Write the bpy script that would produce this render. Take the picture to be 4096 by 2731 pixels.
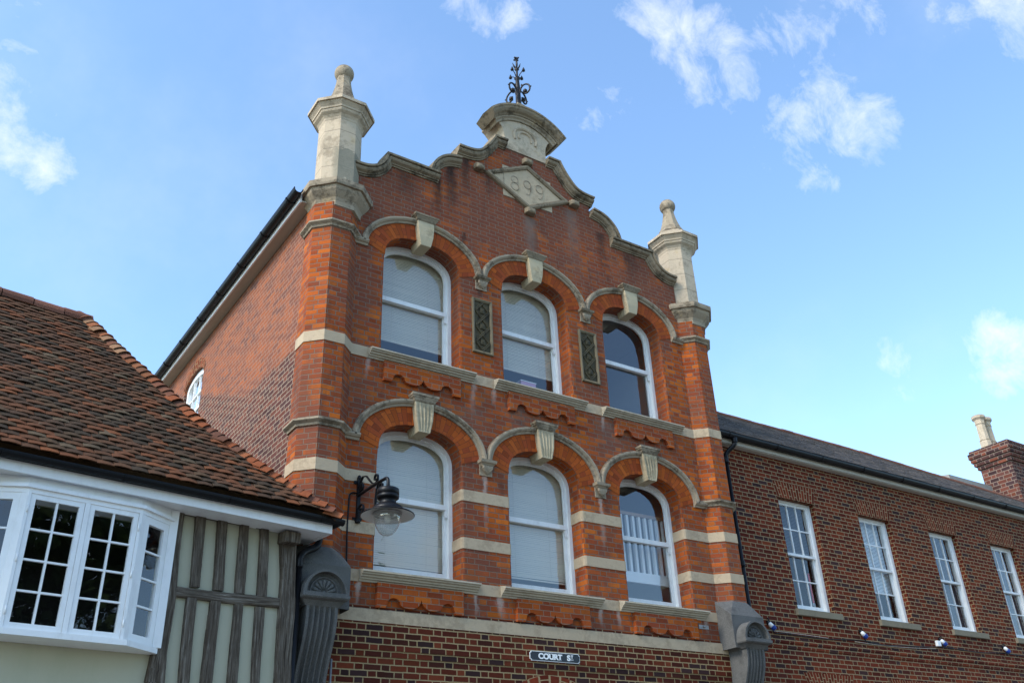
import bpy, bmesh, math, random
from mathutils import Vector, Matrix
random.seed(7)
R = math.radians
scene = bpy.context.scene
for o in list(bpy.data.objects):
    bpy.data.objects.remove(o)
COL = scene.collection

# ------------------------------------------------------------------ camera
cam = bpy.data.cameras.new("camera")
cam.sensor_width = 36.0
cam.lens = 32.269
cam.clip_start = 0.1
cam.clip_end = 3000
camo = bpy.data.objects.new("camera", cam)
COL.objects.link(camo)
M3 = Matrix(((0.8344346643566717, -0.23513190322182273, -0.49842931194629003),
             (-0.5498055220664546, -0.4172905431335465, -0.7235900016698289),
             (-0.037850744050838526, 0.877827768243061, -0.4774785131042074)))
mw = M3.to_4x4()
mw.translation = (-7.434, -10.141, 1.6)
camo.matrix_world = mw
scene.camera = camo

# ------------------------------------------------------------------ view, sun, sky
scene.view_settings.view_transform = 'Standard'
scene.view_settings.look = 'None'
scene.view_settings.gamma = 1
scene.view_settings.exposure = 1.45
scene.cycles.use_denoising = True
scene.cycles.max_bounces = 8
scene.cycles.transparent_max_bounces = 12
SUN_EL, SUN_AZ = R(42), R(264)          # azimuth clockwise from +Y
sl = bpy.data.lights.new("sun", 'SUN')
sl.energy = 1.6
sl.angle = R(22)
sl.color = (1.0, 0.95, 0.87)
so = bpy.data.objects.new("sun", sl)
COL.objects.link(so)
sd = Vector((math.sin(SUN_AZ) * math.cos(SUN_EL), math.cos(SUN_AZ) * math.cos(SUN_EL), math.sin(SUN_EL)))
so.rotation_euler = sd.to_track_quat('Z', 'Y').to_euler()
so.location = sd * 60


class NT:
    """small helper to write node graphs as expressions"""
    def __init__(s, tree):
        s.t = tree
        s.n = tree.nodes
        s.l = tree.links

    def put(s, sock, v):
        if v is None:
            return
        if isinstance(v, (int, float)):
            try:
                sock.default_value = v
            except TypeError:
                sock.default_value = (v, v, v)
        elif isinstance(v, (tuple, list)):
            if len(sock.default_value) == 4 and len(v) == 3:
                v = tuple(v) + (1,)
            sock.default_value = v
        else:
            s.l.new(v, sock)

    def m(s, op, a, b=None, c=None):
        n = s.n.new('ShaderNodeMath')
        n.operation = op
        for i, v in enumerate((a, b, c)):
            s.put(n.inputs[i], v)
        return n.outputs[0]

    def vm(s, op, a, b=None):
        n = s.n.new('ShaderNodeVectorMath')
        n.operation = op
        s.put(n.inputs[0], a)
        s.put(n.inputs[1], b)
        return n.outputs['Value' if op in ('DOT_PRODUCT', 'LENGTH', 'DISTANCE') else 'Vector']

    def step(s, v, lo, hi, a=0.0, b=1.0, smooth=True):
        n = s.n.new('ShaderNodeMapRange')
        n.interpolation_type = 'SMOOTHSTEP' if smooth else 'LINEAR'
        for i, x in enumerate((v, lo, hi, a, b)):
            s.put(n.inputs[i], x)
        return n.outputs[0]

    def mix(s, f, a, b, mode='MIX'):
        n = s.n.new('ShaderNodeMix')
        n.data_type = 'RGBA'
        n.blend_type = mode
        s.put(n.inputs['Factor'], f)
        s.put(n.inputs[6], a)
        s.put(n.inputs[7], b)
        return n.outputs[2]

    def noise(s, vec, scale, detail=4, rough=0.55, dist=0.0, col=False):
        n = s.n.new('ShaderNodeTexNoise')
        s.put(n.inputs['Vector'], vec)
        n.inputs['Scale'].default_value = scale
        n.inputs['Detail'].default_value = detail
        n.inputs['Roughness'].default_value = rough
        n.inputs['Distortion'].default_value = dist
        return n.outputs['Color' if col else 'Fac']

    def ramp(s, f, stops, const=False):
        n = s.n.new('ShaderNodeValToRGB')
        cr = n.color_ramp
        if const:
            cr.interpolation = 'CONSTANT'
        while len(cr.elements) < len(stops):
            cr.elements.new(0.5)
        for e, (p, c) in zip(cr.elements, stops):
            e.position = p
            e.color = tuple(c) + (1,)
        s.put(n.inputs[0], f)
        return n.outputs[0]

    def xyz(s, v):
        n = s.n.new('ShaderNodeSeparateXYZ')
        s.put(n.inputs[0], v)
        return n.outputs

    def comb(s, x, y, z):
        n = s.n.new('ShaderNodeCombineXYZ')
        for i, v in enumerate((x, y, z)):
            s.put(n.inputs[i], v)
        return n.outputs[0]

    def scale(s, v, k):
        return s.vm('MULTIPLY', v, k)

    def geo(s, what='Position'):
        return s.n.new('ShaderNodeNewGeometry').outputs[what]

    def obj(s, what='Object'):
        return s.n.new('ShaderNodeTexCoord').outputs[what]

    def bump(s, h, strength=0.5, dist=0.01):
        n = s.n.new('ShaderNodeBump')
        n.inputs['Strength'].default_value = strength
        n.inputs['Distance'].default_value = dist
        s.put(n.inputs['Height'], h)
        return n.outputs[0]


# world: physical sky plus clouds high above it
W = bpy.data.worlds.new("World")
scene.world = W
W.use_nodes = True
t = NT(W.node_tree)
t.n.clear()
sky = t.n.new('ShaderNodeTexSky')
sky.sky_type = 'NISHITA'
sky.sun_disc = False
sky.sun_elevation = SUN_EL
sky.sun_rotation = SUN_AZ
sky.altitude = 50
sky.air_density = 1.0
sky.dust_density = 0.6
sky.ozone_density = 1.4
dirv = t.vm('NORMALIZE', t.obj('Generated'))
# direction (x, y, z), angular radius in degrees, weight
CLOUDS = [
    ((0.45, -0.84, 0.26), 9.0, 1.05), ((0.56, -0.77, 0.285), 6.5, 1.0), ((0.66, -0.70, 0.25), 5.0, 1.0), ((0.42, -0.89, 0.20), 8.0, 1.1),
    ((-0.0226, 0.7793, 0.6263), 2.6, 1.00),
    ((-0.0138, 0.7878, 0.6158), 2.6, 1.00),
    ((-0.0008, 0.8017, 0.5978), 3.2, 1.00),
    ((0.0176, 0.8053, 0.5926), 2.2, 0.90),
    ((0.0297, 0.8153, 0.5783), 2.2, 0.90),
    ((0.0444, 0.8220, 0.5678), 2.2, 0.60),
    ((-0.0322, 0.7289, 0.6838), 2.0, 0.70),
    ((-0.0212, 0.7495, 0.6617), 1.8, 0.45),
    ((0.3568, 0.5510, 0.7544), 3.0, 0.80),
    ((0.3852, 0.5421, 0.7468), 2.4, 0.85),
    ((0.4102, 0.5443, 0.7317), 2.2, 0.50),
    ((0.5090, 0.4537, 0.7315), 3.2, 0.85),
    ((0.5363, 0.4549, 0.7109), 3.0, 0.90),
    ((0.5562, 0.4458, 0.7014), 3.4, 1.00),
    ((0.5796, 0.4490, 0.6801), 3.4, 0.80),
    ((0.5738, 0.4779, 0.6651), 2.8, 0.55),
    ((0.5980, 0.4599, 0.6564), 2.5, 0.40),
    ((0.5078, 0.5018, 0.7002), 2.0, 0.60),
    ((0.5031, 0.5475, 0.6687), 2.0, 0.65),
    ((0.5152, 0.5249, 0.6776), 2.2, 0.70),
    ((0.5276, 0.5034, 0.6843), 1.8, 0.45),
    ((0.6140, 0.3718, 0.6963), 3.4, 0.75),
    ((0.6298, 0.3476, 0.6946), 4.0, 0.70),
    ((0.6554, 0.3247, 0.6819), 3.5, 0.60),
    ((0.7040, 0.2604, 0.6607), 4.0, 0.95),
    ((0.7212, 0.2347, 0.6518), 4.2, 0.85),
    ((0.7170, 0.2698, 0.6427), 2.4, 0.60),
    ((0.6468, 0.3877, 0.6567), 3.0, 0.80),
    ((0.6665, 0.3873, 0.6370), 3.6, 0.95),
    ((0.6847, 0.3916, 0.6147), 4.0, 1.00),
    ((0.6618, 0.4206, 0.6206), 3.6, 0.90),
    ((0.6511, 0.4475, 0.6130), 2.8, 0.80),
    ((0.6788, 0.4301, 0.5952), 3.6, 0.85),
    ((0.6943, 0.3725, 0.6158), 3.0, 0.70),
    ((0.6826, 0.4493, 0.5764), 2.6, 0.50),
    ((0.8348, 0.3778, 0.4004), 3.2, 1.00),
    ((0.8330, 0.3939, 0.3884), 2.6, 0.80),
    ((0.8431, 0.3739, 0.3866), 3.0, 1.00),
    ((0.7947, 0.4552, 0.4015), 2.8, 0.50),
    ((0.7831, 0.4635, 0.4147), 2.0, 0.45),
    ((0.7220, 0.2912, 0.6276), 1.8, 0.35),
]
blob = None
for d, r, w in CLOUDS:
    b = t.step(t.vm('DOT_PRODUCT', dirv, d), math.cos(R(r * 0.90)), 1.0, 0.0, w, smooth=False)
    blob = b if blob is None else t.m('MAXIMUM', blob, b)
# the rest of the sky, behind the photographer, carries broad broken cloud
dx, dy, dz = t.xyz(dirv)[:3]
back = t.m('MULTIPLY', t.m('MULTIPLY', t.step(dy, 0.15, -0.35), t.step(dx, 0.28, 0.05)), t.step(t.noise(dirv, 2.2, 5, 0.5), 0.46, 0.72))
blob = t.m('MAXIMUM', blob, back)
wv = t.vm('ADD', dirv, t.scale(t.noise(dirv, 9.0, 3, 0.5, col=True), (0.05, 0.05, 0.05)))
fb = t.noise(t.vm('MULTIPLY', wv, (1.0, 1.3, 0.75)), 15.0, 10, 0.66, 0.25)
cm = t.m('ADD', t.m('MULTIPLY', blob, 0.92), t.m('MULTIPLY', t.m('SUBTRACT', fb, 0.5), 2.9))
cm = t.step(cm, 0.52, 1.75, smooth=False)
cm = t.m('MULTIPLY', cm, t.step(blob, 0.0, 0.25))
thin = t.m('MULTIPLY', t.step(t.noise(dirv, 3.0, 6, 0.6), 0.45, 0.85), 0.18)
cm = t.m('MAXIMUM', cm, thin)
SKY_K = 0.143
skc = t.scale(sky.outputs[0], (SKY_K * 0.90, SKY_K * 1.01, SKY_K * 1.05))
cc = t.mix(t.m('MULTIPLY', cm, 0.93), skc, (0.47, 0.485, 0.51))
bg = t.n.new('ShaderNodeBackground')
t.put(bg.inputs[0], cc)
bg.inputs[1].default_value = 1.0
wo = t.n.new('ShaderNodeOutputWorld')
t.l.new(bg.outputs[0], wo.inputs[0])

# ------------------------------------------------------------------ materials
def new_mat(name):
    m = bpy.data.materials.new(name)
    m.use_nodes = True
    t = NT(m.node_tree)
    b = t.n['Principled BSDF']
    b.inputs['Roughness'].default_value = 0.8
    b.inputs['Specular IOR Level'].default_value = 0.06
    return m, t, b


def brick_mat(name, colours, mortar, P=0.34, s=0.665, c=0.0737, mw=0.010, dull=None, dull_amt=0.6, eff=0.0,
              zone=None, bumpk=0.6, soot=0.35, streaks=()):
    m, t, b = new_mat(name)
    uv = t.obj('UV')
    pos = t.geo()
    wob = t.scale(t.vm('SUBTRACT', t.noise(uv, 9.0, 2, 0.5, col=True), (0.5, 0.5, 0.5)), (0.010, 0.010, 0))
    u, v, _ = t.xyz(t.vm('ADD', uv, wob))[:3]
    vr = t.m('DIVIDE', v, c)
    row = t.m('FLOOR', vr)
    fv = t.m('SUBTRACT', vr, row)
    off = t.m('MULTIPLY', t.m('FLOORED_MODULO', row, 2.0), 0.5)
    uu = t.m('ADD', t.m('DIVIDE', u, P), off)
    iu = t.m('FLOOR', uu)
    fu = t.m('SUBTRACT', uu, iu)
    hd = t.m('GREATER_THAN', fu, s)
    tt = t.m('SUBTRACT', fu, t.m('MULTIPLY', hd, s))
    ln = t.m('ADD', s, t.m('MULTIPLY', hd, 1 - 2 * s))
    du = t.m('MULTIPLY', t.m('MINIMUM', tt, t.m('SUBTRACT', ln, tt)), P)
    dv = t.m('MULTIPLY', t.m('MINIMUM', fv, t.m('SUBTRACT', 1.0, fv)), c)
    d = t.m('MINIMUM', du, dv)
    edge = t.m('MULTIPLY', t.m('SUBTRACT', t.noise(uv, 70.0, 3, 0.6), 0.5), 0.006)
    d = t.m('ADD', d, edge)
    face = t.step(d, mw * 0.5 - 0.0012, mw * 0.5 + 0.0022)
    wn = t.n.new('ShaderNodeTexWhiteNoise')
    wn.noise_dimensions = '3D'
    t.put(wn.inputs['Vector'], t.comb(t.m('ADD', t.m('MULTIPLY', iu, 2.0), hd), row, 3.7))
    rnd = wn.outputs['Value']
    n = len(colours)
    br = t.ramp(rnd, [((i + 0.0) / n, cl) for i, cl in enumerate(colours)], const=True)
    # tone of each brick and mottling inside it
    tone = t.m('ADD', 0.80, t.m('MULTIPLY', t.xyz(wn.outputs['Color'])[1], 0.42))
    tone = t.m('MULTIPLY', tone, t.m('ADD', 0.72, t.m('MULTIPLY', t.noise(uv, 38.0, 5, 0.65), 0.56)))
    br = t.mix(1.0, br, t.comb(tone, tone, tone), 'MULTIPLY')
    if dull:
        big = t.noise(t.scale(pos, (0.9, 0.9, 0.55)), 1.3, 6, 0.62, 0.4)
        up_ = t.step(t.xyz(pos)[2], 8.4, 11.0, 0.0, 0.15)     # the exposed gable has weathered most
        k = t.m('MULTIPLY', t.step(t.m('ADD', t.m('ADD', big, up_), t.m('MULTIPLY', rnd, 0.10)), 0.42, 0.72), dull_amt)
        br = t.mix(k, br, dull)
    mo = t.mix(t.noise(uv, 14.0, 4, 0.6), tuple(x * 0.72 for x in mortar), tuple(x * 1.2 for x in mortar))
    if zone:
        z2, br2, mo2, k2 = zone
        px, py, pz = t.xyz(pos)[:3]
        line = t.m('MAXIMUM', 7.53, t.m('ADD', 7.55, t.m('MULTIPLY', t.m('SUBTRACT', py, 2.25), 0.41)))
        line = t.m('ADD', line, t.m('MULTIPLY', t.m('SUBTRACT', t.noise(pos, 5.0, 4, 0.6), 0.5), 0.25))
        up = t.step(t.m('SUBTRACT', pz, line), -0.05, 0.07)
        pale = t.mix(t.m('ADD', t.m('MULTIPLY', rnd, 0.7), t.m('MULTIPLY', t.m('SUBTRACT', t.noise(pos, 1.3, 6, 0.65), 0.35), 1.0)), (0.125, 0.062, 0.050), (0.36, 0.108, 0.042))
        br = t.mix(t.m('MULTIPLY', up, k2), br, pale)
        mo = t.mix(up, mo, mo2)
    col = t.mix(face, mo, br)
    # soot that has run down the wall, and salts
    px, py, pz = t.xyz(pos)[:3]
    st = t.noise(t.comb(t.m('MULTIPLY', t.m('ADD', px, py), 3.2), 0.3, t.m('MULTIPLY', pz, 0.75)), 1.6, 6, 0.62)
    col = t.mix(t.m('MULTIPLY', t.step(st, 0.54, 0.78), soot), col, (0.055, 0.035, 0.028))
    if eff:
        e = t.noise(t.comb(t.m('MULTIPLY', t.m('ADD', px, py), 6.0), 1.3, t.m('MULTIPLY', pz, 1.6)), 1.5, 7, 0.7)
        col = t.mix(t.m('MULTIPLY', t.step(e, 0.60, 0.80), eff), col, (0.50, 0.42, 0.36))
    if streaks:      # runs of soot and of salts below copings, corbels and sill ends
        wx = t.m('MULTIPLY', t.m('SUBTRACT', t.noise(pos, 4.0, 5, 0.65), 0.5), 0.22)
        ux = t.m('ADD', px, wx)
        nn_ = t.m('ADD', 0.25, t.m('MULTIPLY', t.noise(t.comb(t.m('MULTIPLY', px, 22.0), 0.0, t.m('MULTIPLY', pz, 5.0)), 1.0, 5, 0.7), 1.3))
        tot = {}
        for kind, sx, z1, z0, wd, am in streaks:
            kx = t.step(t.m('ABSOLUTE', t.m('SUBTRACT', ux, sx)), wd, wd * 0.15)
            kz = t.m('MULTIPLY', t.step(pz, z0, z1, smooth=False), t.step(pz, z1 + 0.05, z1))
            k_ = t.m('MULTIPLY', t.m('MULTIPLY', kx, kz), am)
            tot[kind] = k_ if kind not in tot else t.m('MAXIMUM', tot[kind], k_)
        for kind, cl in (('d', (0.035, 0.024, 0.020)), ('g', (0.17, 0.12, 0.095)), ('w', (0.50, 0.44, 0.38))):
            if kind in tot:
                col = t.mix(t.m('MINIMUM', t.m('MULTIPLY', tot[kind], nn_), 0.92), col, cl)
    t.put(b.inputs['Base Color'], col)
    t.put(b.inputs['Roughness'], 0.86)
    h = t.m('ADD', face, t.m('MULTIPLY', t.noise(uv, 60.0, 4, 0.6), 0.35))
    t.put(b.inputs['Normal'], t.bump(h, bumpk, 0.006))
    return m


RED = [(0.408, 0.091, 0.016), (0.347, 0.073, 0.015), (0.439, 0.108, 0.017), (0.296, 0.058, 0.016), (0.377, 0.082, 0.015),
       (0.337, 0.070, 0.016), (0.275, 0.056, 0.018)]
M = {}
M['brick'] = brick_mat('red_facing_brick', RED, (0.185, 0.122, 0.088), mw=0.0115, dull=(0.165, 0.060, 0.038), dull_amt=0.88, eff=0.30, soot=0.5,
                       streaks=[('d', -1.74, 10.95, 10.0, 0.10, 1.1), ('d', -1.50, 11.30, 10.1, 0.13, 1.1), ('d', -1.22, 11.55, 10.7, 0.12, 1.0), ('d', -0.80, 11.35, 10.8, 0.10, 0.6),
                                ('g', 0.02, 10.78, 9.2, 0.16, 1.0), ('d', 0.08, 10.5, 9.6, 0.10, 0.5), ('g', 0.92, 11.25, 9.9, 0.20, 0.8), ('d', 1.55, 11.0, 9.8, 0.14, 0.7),
                                ('d', 2.2, 10.75, 9.9, 0.25, 0.5), ('d', -2.3, 10.75, 10.2, 0.25, 0.5), ('d', -1.28, 10.0, 9.5, 0.06, 0.8), ('d', -1.0, 9.1, 8.85, 0.08, 1.0), ('d', 1.03, 9.1, 8.85, 0.08, 1.0),
                                ('w', -1.0, 6.05, 5.2, 0.05, 0.65), ('w', 1.02, 6.05, 5.2, 0.05, 0.65), ('w', -2.82, 7.40, 7.05, 0.05, 0.52), ('w', -1.17, 7.42, 6.9, 0.06, 0.45), ('w', -0.82, 7.40, 7.1, 0.06, 0.52), ('w', 1.20, 7.40, 7.1, 0.05, 0.52),
                                ('w', -2.83, 4.40, 4.08, 0.05, 0.78), ('w', -1.17, 4.40, 4.10, 0.05, 0.78), ('w', -0.80, 4.40, 4.10, 0.07, 0.78), ('w', 0.86, 4.40, 4.12, 0.06, 0.65), ('w', 1.18, 4.40, 4.12, 0.06, 0.65), ('w', 2.88, 4.40, 4.2, 0.04, 0.52),
                                ('g', -0.3, 7.25, 6.5, 0.45, 0.55), ('g', 1.4, 7.3, 6.4, 0.5, 0.55), ('g', -1.2, 7.0, 6.6, 0.3, 0.4)])
M['brick_bright'] = brick_mat('bright_red_brick', [tuple(x * 0.98 for x in c) for c in RED], (0.25, 0.15, 0.10), mw=0.010,
                              dull=(0.22, 0.055, 0.036), dull_amt=0.4, eff=0.16, soot=0.25)
M['rubbed'] = brick_mat('rubbed_arch_brick', [(0.389, 0.086, 0.018), (0.357, 0.077, 0.017), (0.420, 0.098, 0.019), (0.315, 0.064, 0.018)],
                        (0.15, 0.045, 0.022), mw=0.0055, dull=(0.24, 0.055, 0.03), dull_amt=0.4, eff=0.05, soot=0.2, bumpk=0.4)
M['brick_dark'] = brick_mat('dark_flemish_brick', [(0.105, 0.023, 0.012), (0.078, 0.018, 0.011), (0.129, 0.030, 0.014), (0.058, 0.018, 0.012),
                            (0.039, 0.020, 0.019), (0.098, 0.022, 0.012), (0.070, 0.018, 0.012)], (0.33, 0.24, 0.125), mw=0.0135, soot=0.3, eff=0.05, bumpk=0.8)
M['brick_terrace'] = brick_mat('terrace_flemish_brick', [(0.127, 0.025, 0.012), (0.099, 0.019, 0.011), (0.151, 0.032, 0.013), (0.082, 0.020, 0.013),
                               (0.049, 0.023, 0.021), (0.123, 0.024, 0.012), (0.090, 0.019, 0.011), (0.140, 0.028, 0.013)], (0.30, 0.215, 0.118), mw=0.0125, soot=0.25, bumpk=0.8)
M['brick_side'] = brick_mat('weathered_side_brick', [(0.10, 0.038, 0.030), (0.12, 0.043, 0.030), (0.075, 0.033, 0.029), (0.15, 0.050, 0.032), (0.06, 0.030, 0.028)],
                            (0.33, 0.25, 0.18), mw=0.012, soot=0.2, dull=(0.13, 0.06, 0.045), dull_amt=0.4,
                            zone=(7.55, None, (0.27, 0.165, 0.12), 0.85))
M['brick_arch_flat'] = brick_mat('gauged_flat_arch_brick', [(0.140, 0.025, 0.012), (0.115, 0.021, 0.011), (0.16, 0.029, 0.013)], (0.33, 0.235, 0.125), mw=0.013, soot=0.1)
M['brick_chimney'] = brick_mat('chimney_brick', [(0.105, 0.042, 0.032), (0.07, 0.033, 0.028), (0.15, 0.050, 0.030), (0.052, 0.028, 0.027), (0.125, 0.044, 0.030)], (0.23, 0.165, 0.125), P=0.40, c=0.108, mw=0.018, soot=0.4)


def simple(name, col, rough=0.6, metal=0.0, spec=0.3, var=0.12, scale=6.0, bumpk=0.0, bs=40.0, dirt=None, dirt_amt=0.4, dscale=2.0):
    m, t, b = new_mat(name)
    p = t.obj()
    n = t.noise(p, scale, 5, 0.6)
    c = t.mix(n, tuple(x * (1 - var) for x in col), tuple(min(1, x * (1 + var)) for x in col))
    if dirt:
        g = t.geo()
        x, y, z = t.xyz(g)[:3]
        k = t.noise(t.comb(t.m('MULTIPLY', x, 2.0), t.m('MULTIPLY', y, 2.0), t.m('MULTIPLY', z, 0.8)), dscale, 7, 0.68)
        c = t.mix(t.m('MULTIPLY', t.step(k, 0.48, 0.72), dirt_amt), c, dirt)
    t.put(b.inputs['Base Color'], c)
    b.inputs['Roughness'].default_value = rough
    b.inputs['Metallic'].default_value = metal
    b.inputs['Specular IOR Level'].default_value = spec * 0.6
    if bumpk:
        t.put(b.inputs['Normal'], t.bump(t.noise(p, bs, 5, 0.65), bumpk, 0.01))
    return m


def stone_mat(name, base, lich, up_amt=0.75, amt=0.45, pits=0.5, warm=(0.46, 0.33, 0.16), joints=False):
    """limestone: soot and lichen settle on the weathered upper faces and in patches"""
    m, t, b = new_mat(name)
    g = t.geo()
    nz = t.xyz(t.geo('Normal'))[2]
    n1 = t.noise(g, 2.6, 7, 0.65)
    n2 = t.noise(g, 17.0, 6, 0.7)
    c = t.mix(n1, tuple(x * 0.80 for x in base), tuple(min(1, x * 1.18) for x in base))
    c = t.mix(t.m('MULTIPLY', t.step(t.noise(g, 3.7, 5, 0.6), 0.58, 0.75), 0.45), c, warm)
    k = t.m('MULTIPLY', t.step(t.m('ADD', n1, t.m('MULTIPLY', n2, 0.55)), 0.72, 0.95), amt)
    c = t.mix(k, c, lich)
    ku = t.m('MULTIPLY', t.m('MULTIPLY', t.step(nz, 0.15, 0.75), t.step(n2, 0.30, 0.55)), up_amt)
    c = t.mix(ku, c, tuple(x * 0.75 for x in lich))
    if joints:
        x, y, z = t.xyz(g)[:3]
        z = t.m('ADD', z, t.m('MULTIPLY', t.noise(g, 14.0, 3, 0.6), 0.016))
        f = t.m('FRACT', t.m('DIVIDE', t.m('SUBTRACT', z, 10.02), 0.335))
        j = t.m('MULTIPLY', t.step(t.m('ABSOLUTE', t.m('SUBTRACT', f, 0.5)), 0.478, 0.492), t.step(z, 11.3, 11.2))
        c = t.mix(t.m('MULTIPLY', j, 0.7), c, (0.13, 0.11, 0.08))
        # a grey cement repair on the lower half of the left column
        wob = t.m('MULTIPLY', t.noise(g, 5.0, 4, 0.6), 0.35)
        rep_ = t.m('MULTIPLY', t.step(t.m('ADD', z, wob), 10.86, 10.84), t.step(t.m('ADD', z, t.m('MULTIPLY', wob, 1.6)), 10.36, 10.40))
        rep_ = t.m('MULTIPLY', t.m('MULTIPLY', rep_, t.step(x, -2.9, -3.0)), t.step(x, -3.58, -3.50))
        c = t.mix(t.m('MULTIPLY', rep_, 0.8), c, (0.25, 0.225, 0.165))
    yl = t.m('MULTIPLY', t.m('MULTIPLY', t.step(nz, 0.05, 0.5), t.step(t.noise(g, 6.0, 4, 0.6), 0.62, 0.70)), 0.6)
    c = t.mix(yl, c, (0.30, 0.19, 0.03))
    t.put(b.inputs['Base Color'], c)
    b.inputs['Roughness'].default_value = 0.9
    t.put(b.inputs['Normal'], t.bump(t.m('ADD', n2, t.noise(g, 55.0, 4, 0.6)), pits, 0.012))
    return m


M['stone'] = stone_mat('weathered_limestone', (0.345, 0.278, 0.195), (0.080, 0.062, 0.043), amt=0.8)
M['stone_turret'] = stone_mat('pale_turret_limestone', (0.51, 0.412, 0.295), (0.155, 0.122, 0.082), amt=0.55, pits=0.7, joints=True)
M['stone_dark'] = stone_mat('sooty_coping_limestone', (0.26, 0.205, 0.138), (0.058, 0.046, 0.031), amt=0.9)
M['stone_band'] = stone_mat('cream_band_stone', (0.47, 0.365, 0.245), (0.20, 0.15, 0.098), amt=0.45, pits=0.3)
M['stone_sill'] = stone_mat('grey_painted_sill_stone', (0.43, 0.375, 0.28), (0.15, 0.13, 0.095), amt=0.4, pits=0.2, up_amt=0.9)
M['sill_brown'] = stone_mat('brown_concrete_sill', (0.23, 0.195, 0.135), (0.10, 0.09, 0.07), amt=0.3, pits=0.2)
M['key_stone'] = stone_mat('keystone_limestone', (0.47, 0.39, 0.255), (0.13, 0.10, 0.06), amt=0.5, pits=0.25)
M['granite'], t, b = new_mat('grey_granite')
g = t.obj()
sp = t.noise(g, 150.0, 3, 0.7)
c = t.ramp(sp, [(0.34, (0.065, 0.065, 0.063)), (0.50, (0.120, 0.117, 0.110)), (0.66, (0.185, 0.18, 0.17))])
c = t.mix(t.m('MULTIPLY', t.step(t.noise(t.geo(), 3.0, 6, 0.65), 0.5, 0.75), 0.6), c, (0.035, 0.035, 0.033))
t.put(b.inputs['Base Color'], c)
b.inputs['Roughness'].default_value = 0.75
t.put(b.inputs['Normal'], t.bump(sp, 0.3, 0.006))
M['white'] = simple('white_gloss_paint', (0.80, 0.80, 0.79), 0.35, 0, 0.5, 0.04, 9.0, 0.05, 30.0, dirt=(0.50, 0.48, 0.44), dirt_amt=0.25, dscale=4.0)
M['white_sash'] = simple('white_sash_paint', (0.76, 0.76, 0.735), 0.4, 0, 0.5, 0.05, 9.0, 0.08, 50.0, dirt=(0.45, 0.42, 0.38), dirt_amt=0.35, dscale=5.0)
M['soffit'] = simple('cream_soffit_paint', (0.46, 0.42, 0.35), 0.6, 0, 0.3, 0.06)
M['black'] = simple('black_gloss_iron', (0.006, 0.006, 0.007), 0.42, 0, 0.35, 0.2, 12.0, 0.05, 60.0)
M['iron'] = simple('dark_wrought_iron', (0.020, 0.017, 0.017), 0.5, 0.3, 0.5, 0.4, 20.0, 0.3, 60.0)
M['render'] = simple('pale_green_render', (0.43, 0.41, 0.305), 0.85, 0, 0.2, 0.05, 2.0, 0.25, 26.0, dirt=(0.34, 0.35, 0.24), dirt_amt=0.35, dscale=1.2)
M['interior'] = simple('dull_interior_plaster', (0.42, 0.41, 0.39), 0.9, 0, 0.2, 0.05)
M['dark_room'] = simple('dim_room_lining', (0.035, 0.034, 0.036), 0.9, 0, 0.2, 0.05)  # near-black colour puts the darkness of the rooms into their linings
M['blind'] = simple('ivory_venetian_slat', (0.62, 0.555, 0.435), 0.5, 0, 0.3, 0.02)
M['blind_white'] = simple('white_venetian_slat', (0.88, 0.88, 0.87), 0.5, 0, 0.3, 0.02)
M['blind_grey'] = simple('dark_venetian_slat', (0.09, 0.09, 0.10), 0.5, 0, 0.3, 0.03)
M['handrail'] = simple('varnished_handrail_wood', (0.30, 0.18, 0.10), 0.4, 0, 0.4, 0.2)
M['lamp_white'] = simple('white_enamel', (0.62, 0.60, 0.56), 0.35, 0, 0.5, 0.05)
M['pink'] = simple('pink_card', (0.55, 0.30, 0.42), 0.7, 0, 0.3, 0.06)
M['blue'] = simple('blue_plastic', (0.012, 0.04, 0.22), 0.4, 0, 0.5, 0.08)
M['white_plastic'] = simple('white_plastic', (0.78, 0.78, 0.76), 0.35, 0, 0.5, 0.04)
M['red_strap'] = simple('red_ribbon', (0.45, 0.01, 0.015), 0.6)
M['steel'] = simple('galvanised_steel', (0.33, 0.32, 0.31), 0.5, 0.5, 0.5, 0.3, 25.0, dirt=(0.15, 0.06, 0.03), dirt_amt=0.4, dscale=8.0)
M['sign_black'] = simple('black_sign_enamel', (0.010, 0.013, 0.020), 0.25, 0, 0.5, 0.1)
M['sign_white'] = simple('white_sign_enamel', (0.80, 0.80, 0.78), 0.35)
M['terracotta'] = simple('green_brown_terracotta', (0.075, 0.060, 0.032), 0.55, 0, 0.2, 0.5, 14.0, 0.4, 40.0, dirt=(0.018, 0.016, 0.012), dirt_amt=0.85, dscale=5.0)
M['terracotta_frame'] = simple('buff_glazed_terracotta', (0.18, 0.142, 0.085), 0.5, 0, 0.2, 0.25, 12.0, 0.3, 40.0, dirt=(0.06, 0.05, 0.03), dirt_amt=0.6, dscale=6.0)
M['pot'] = stone_mat('buff_chimney_pot', (0.50, 0.41, 0.30), (0.22, 0.17, 0.10), amt=0.3)
M['lead'] = simple('grey_coping_slab', (0.28, 0.265, 0.235), 0.8, 0, 0.3, 0.2, 8.0, 0.3)
M['asphalt'] = simple('asphalt', (0.05, 0.05, 0.052), 0.9, 0, 0.3, 0.2, 30.0, 0.3, 90.0)
M['paving'] = simple('grey_paving', (0.24, 0.23, 0.21), 0.9, 0, 0.3, 0.2, 5.0, 0.3, 60.0)
M['ground'] = simple('earth', (0.16, 0.15, 0.11), 0.95, 0, 0.2, 0.3, 0.6)


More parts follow.
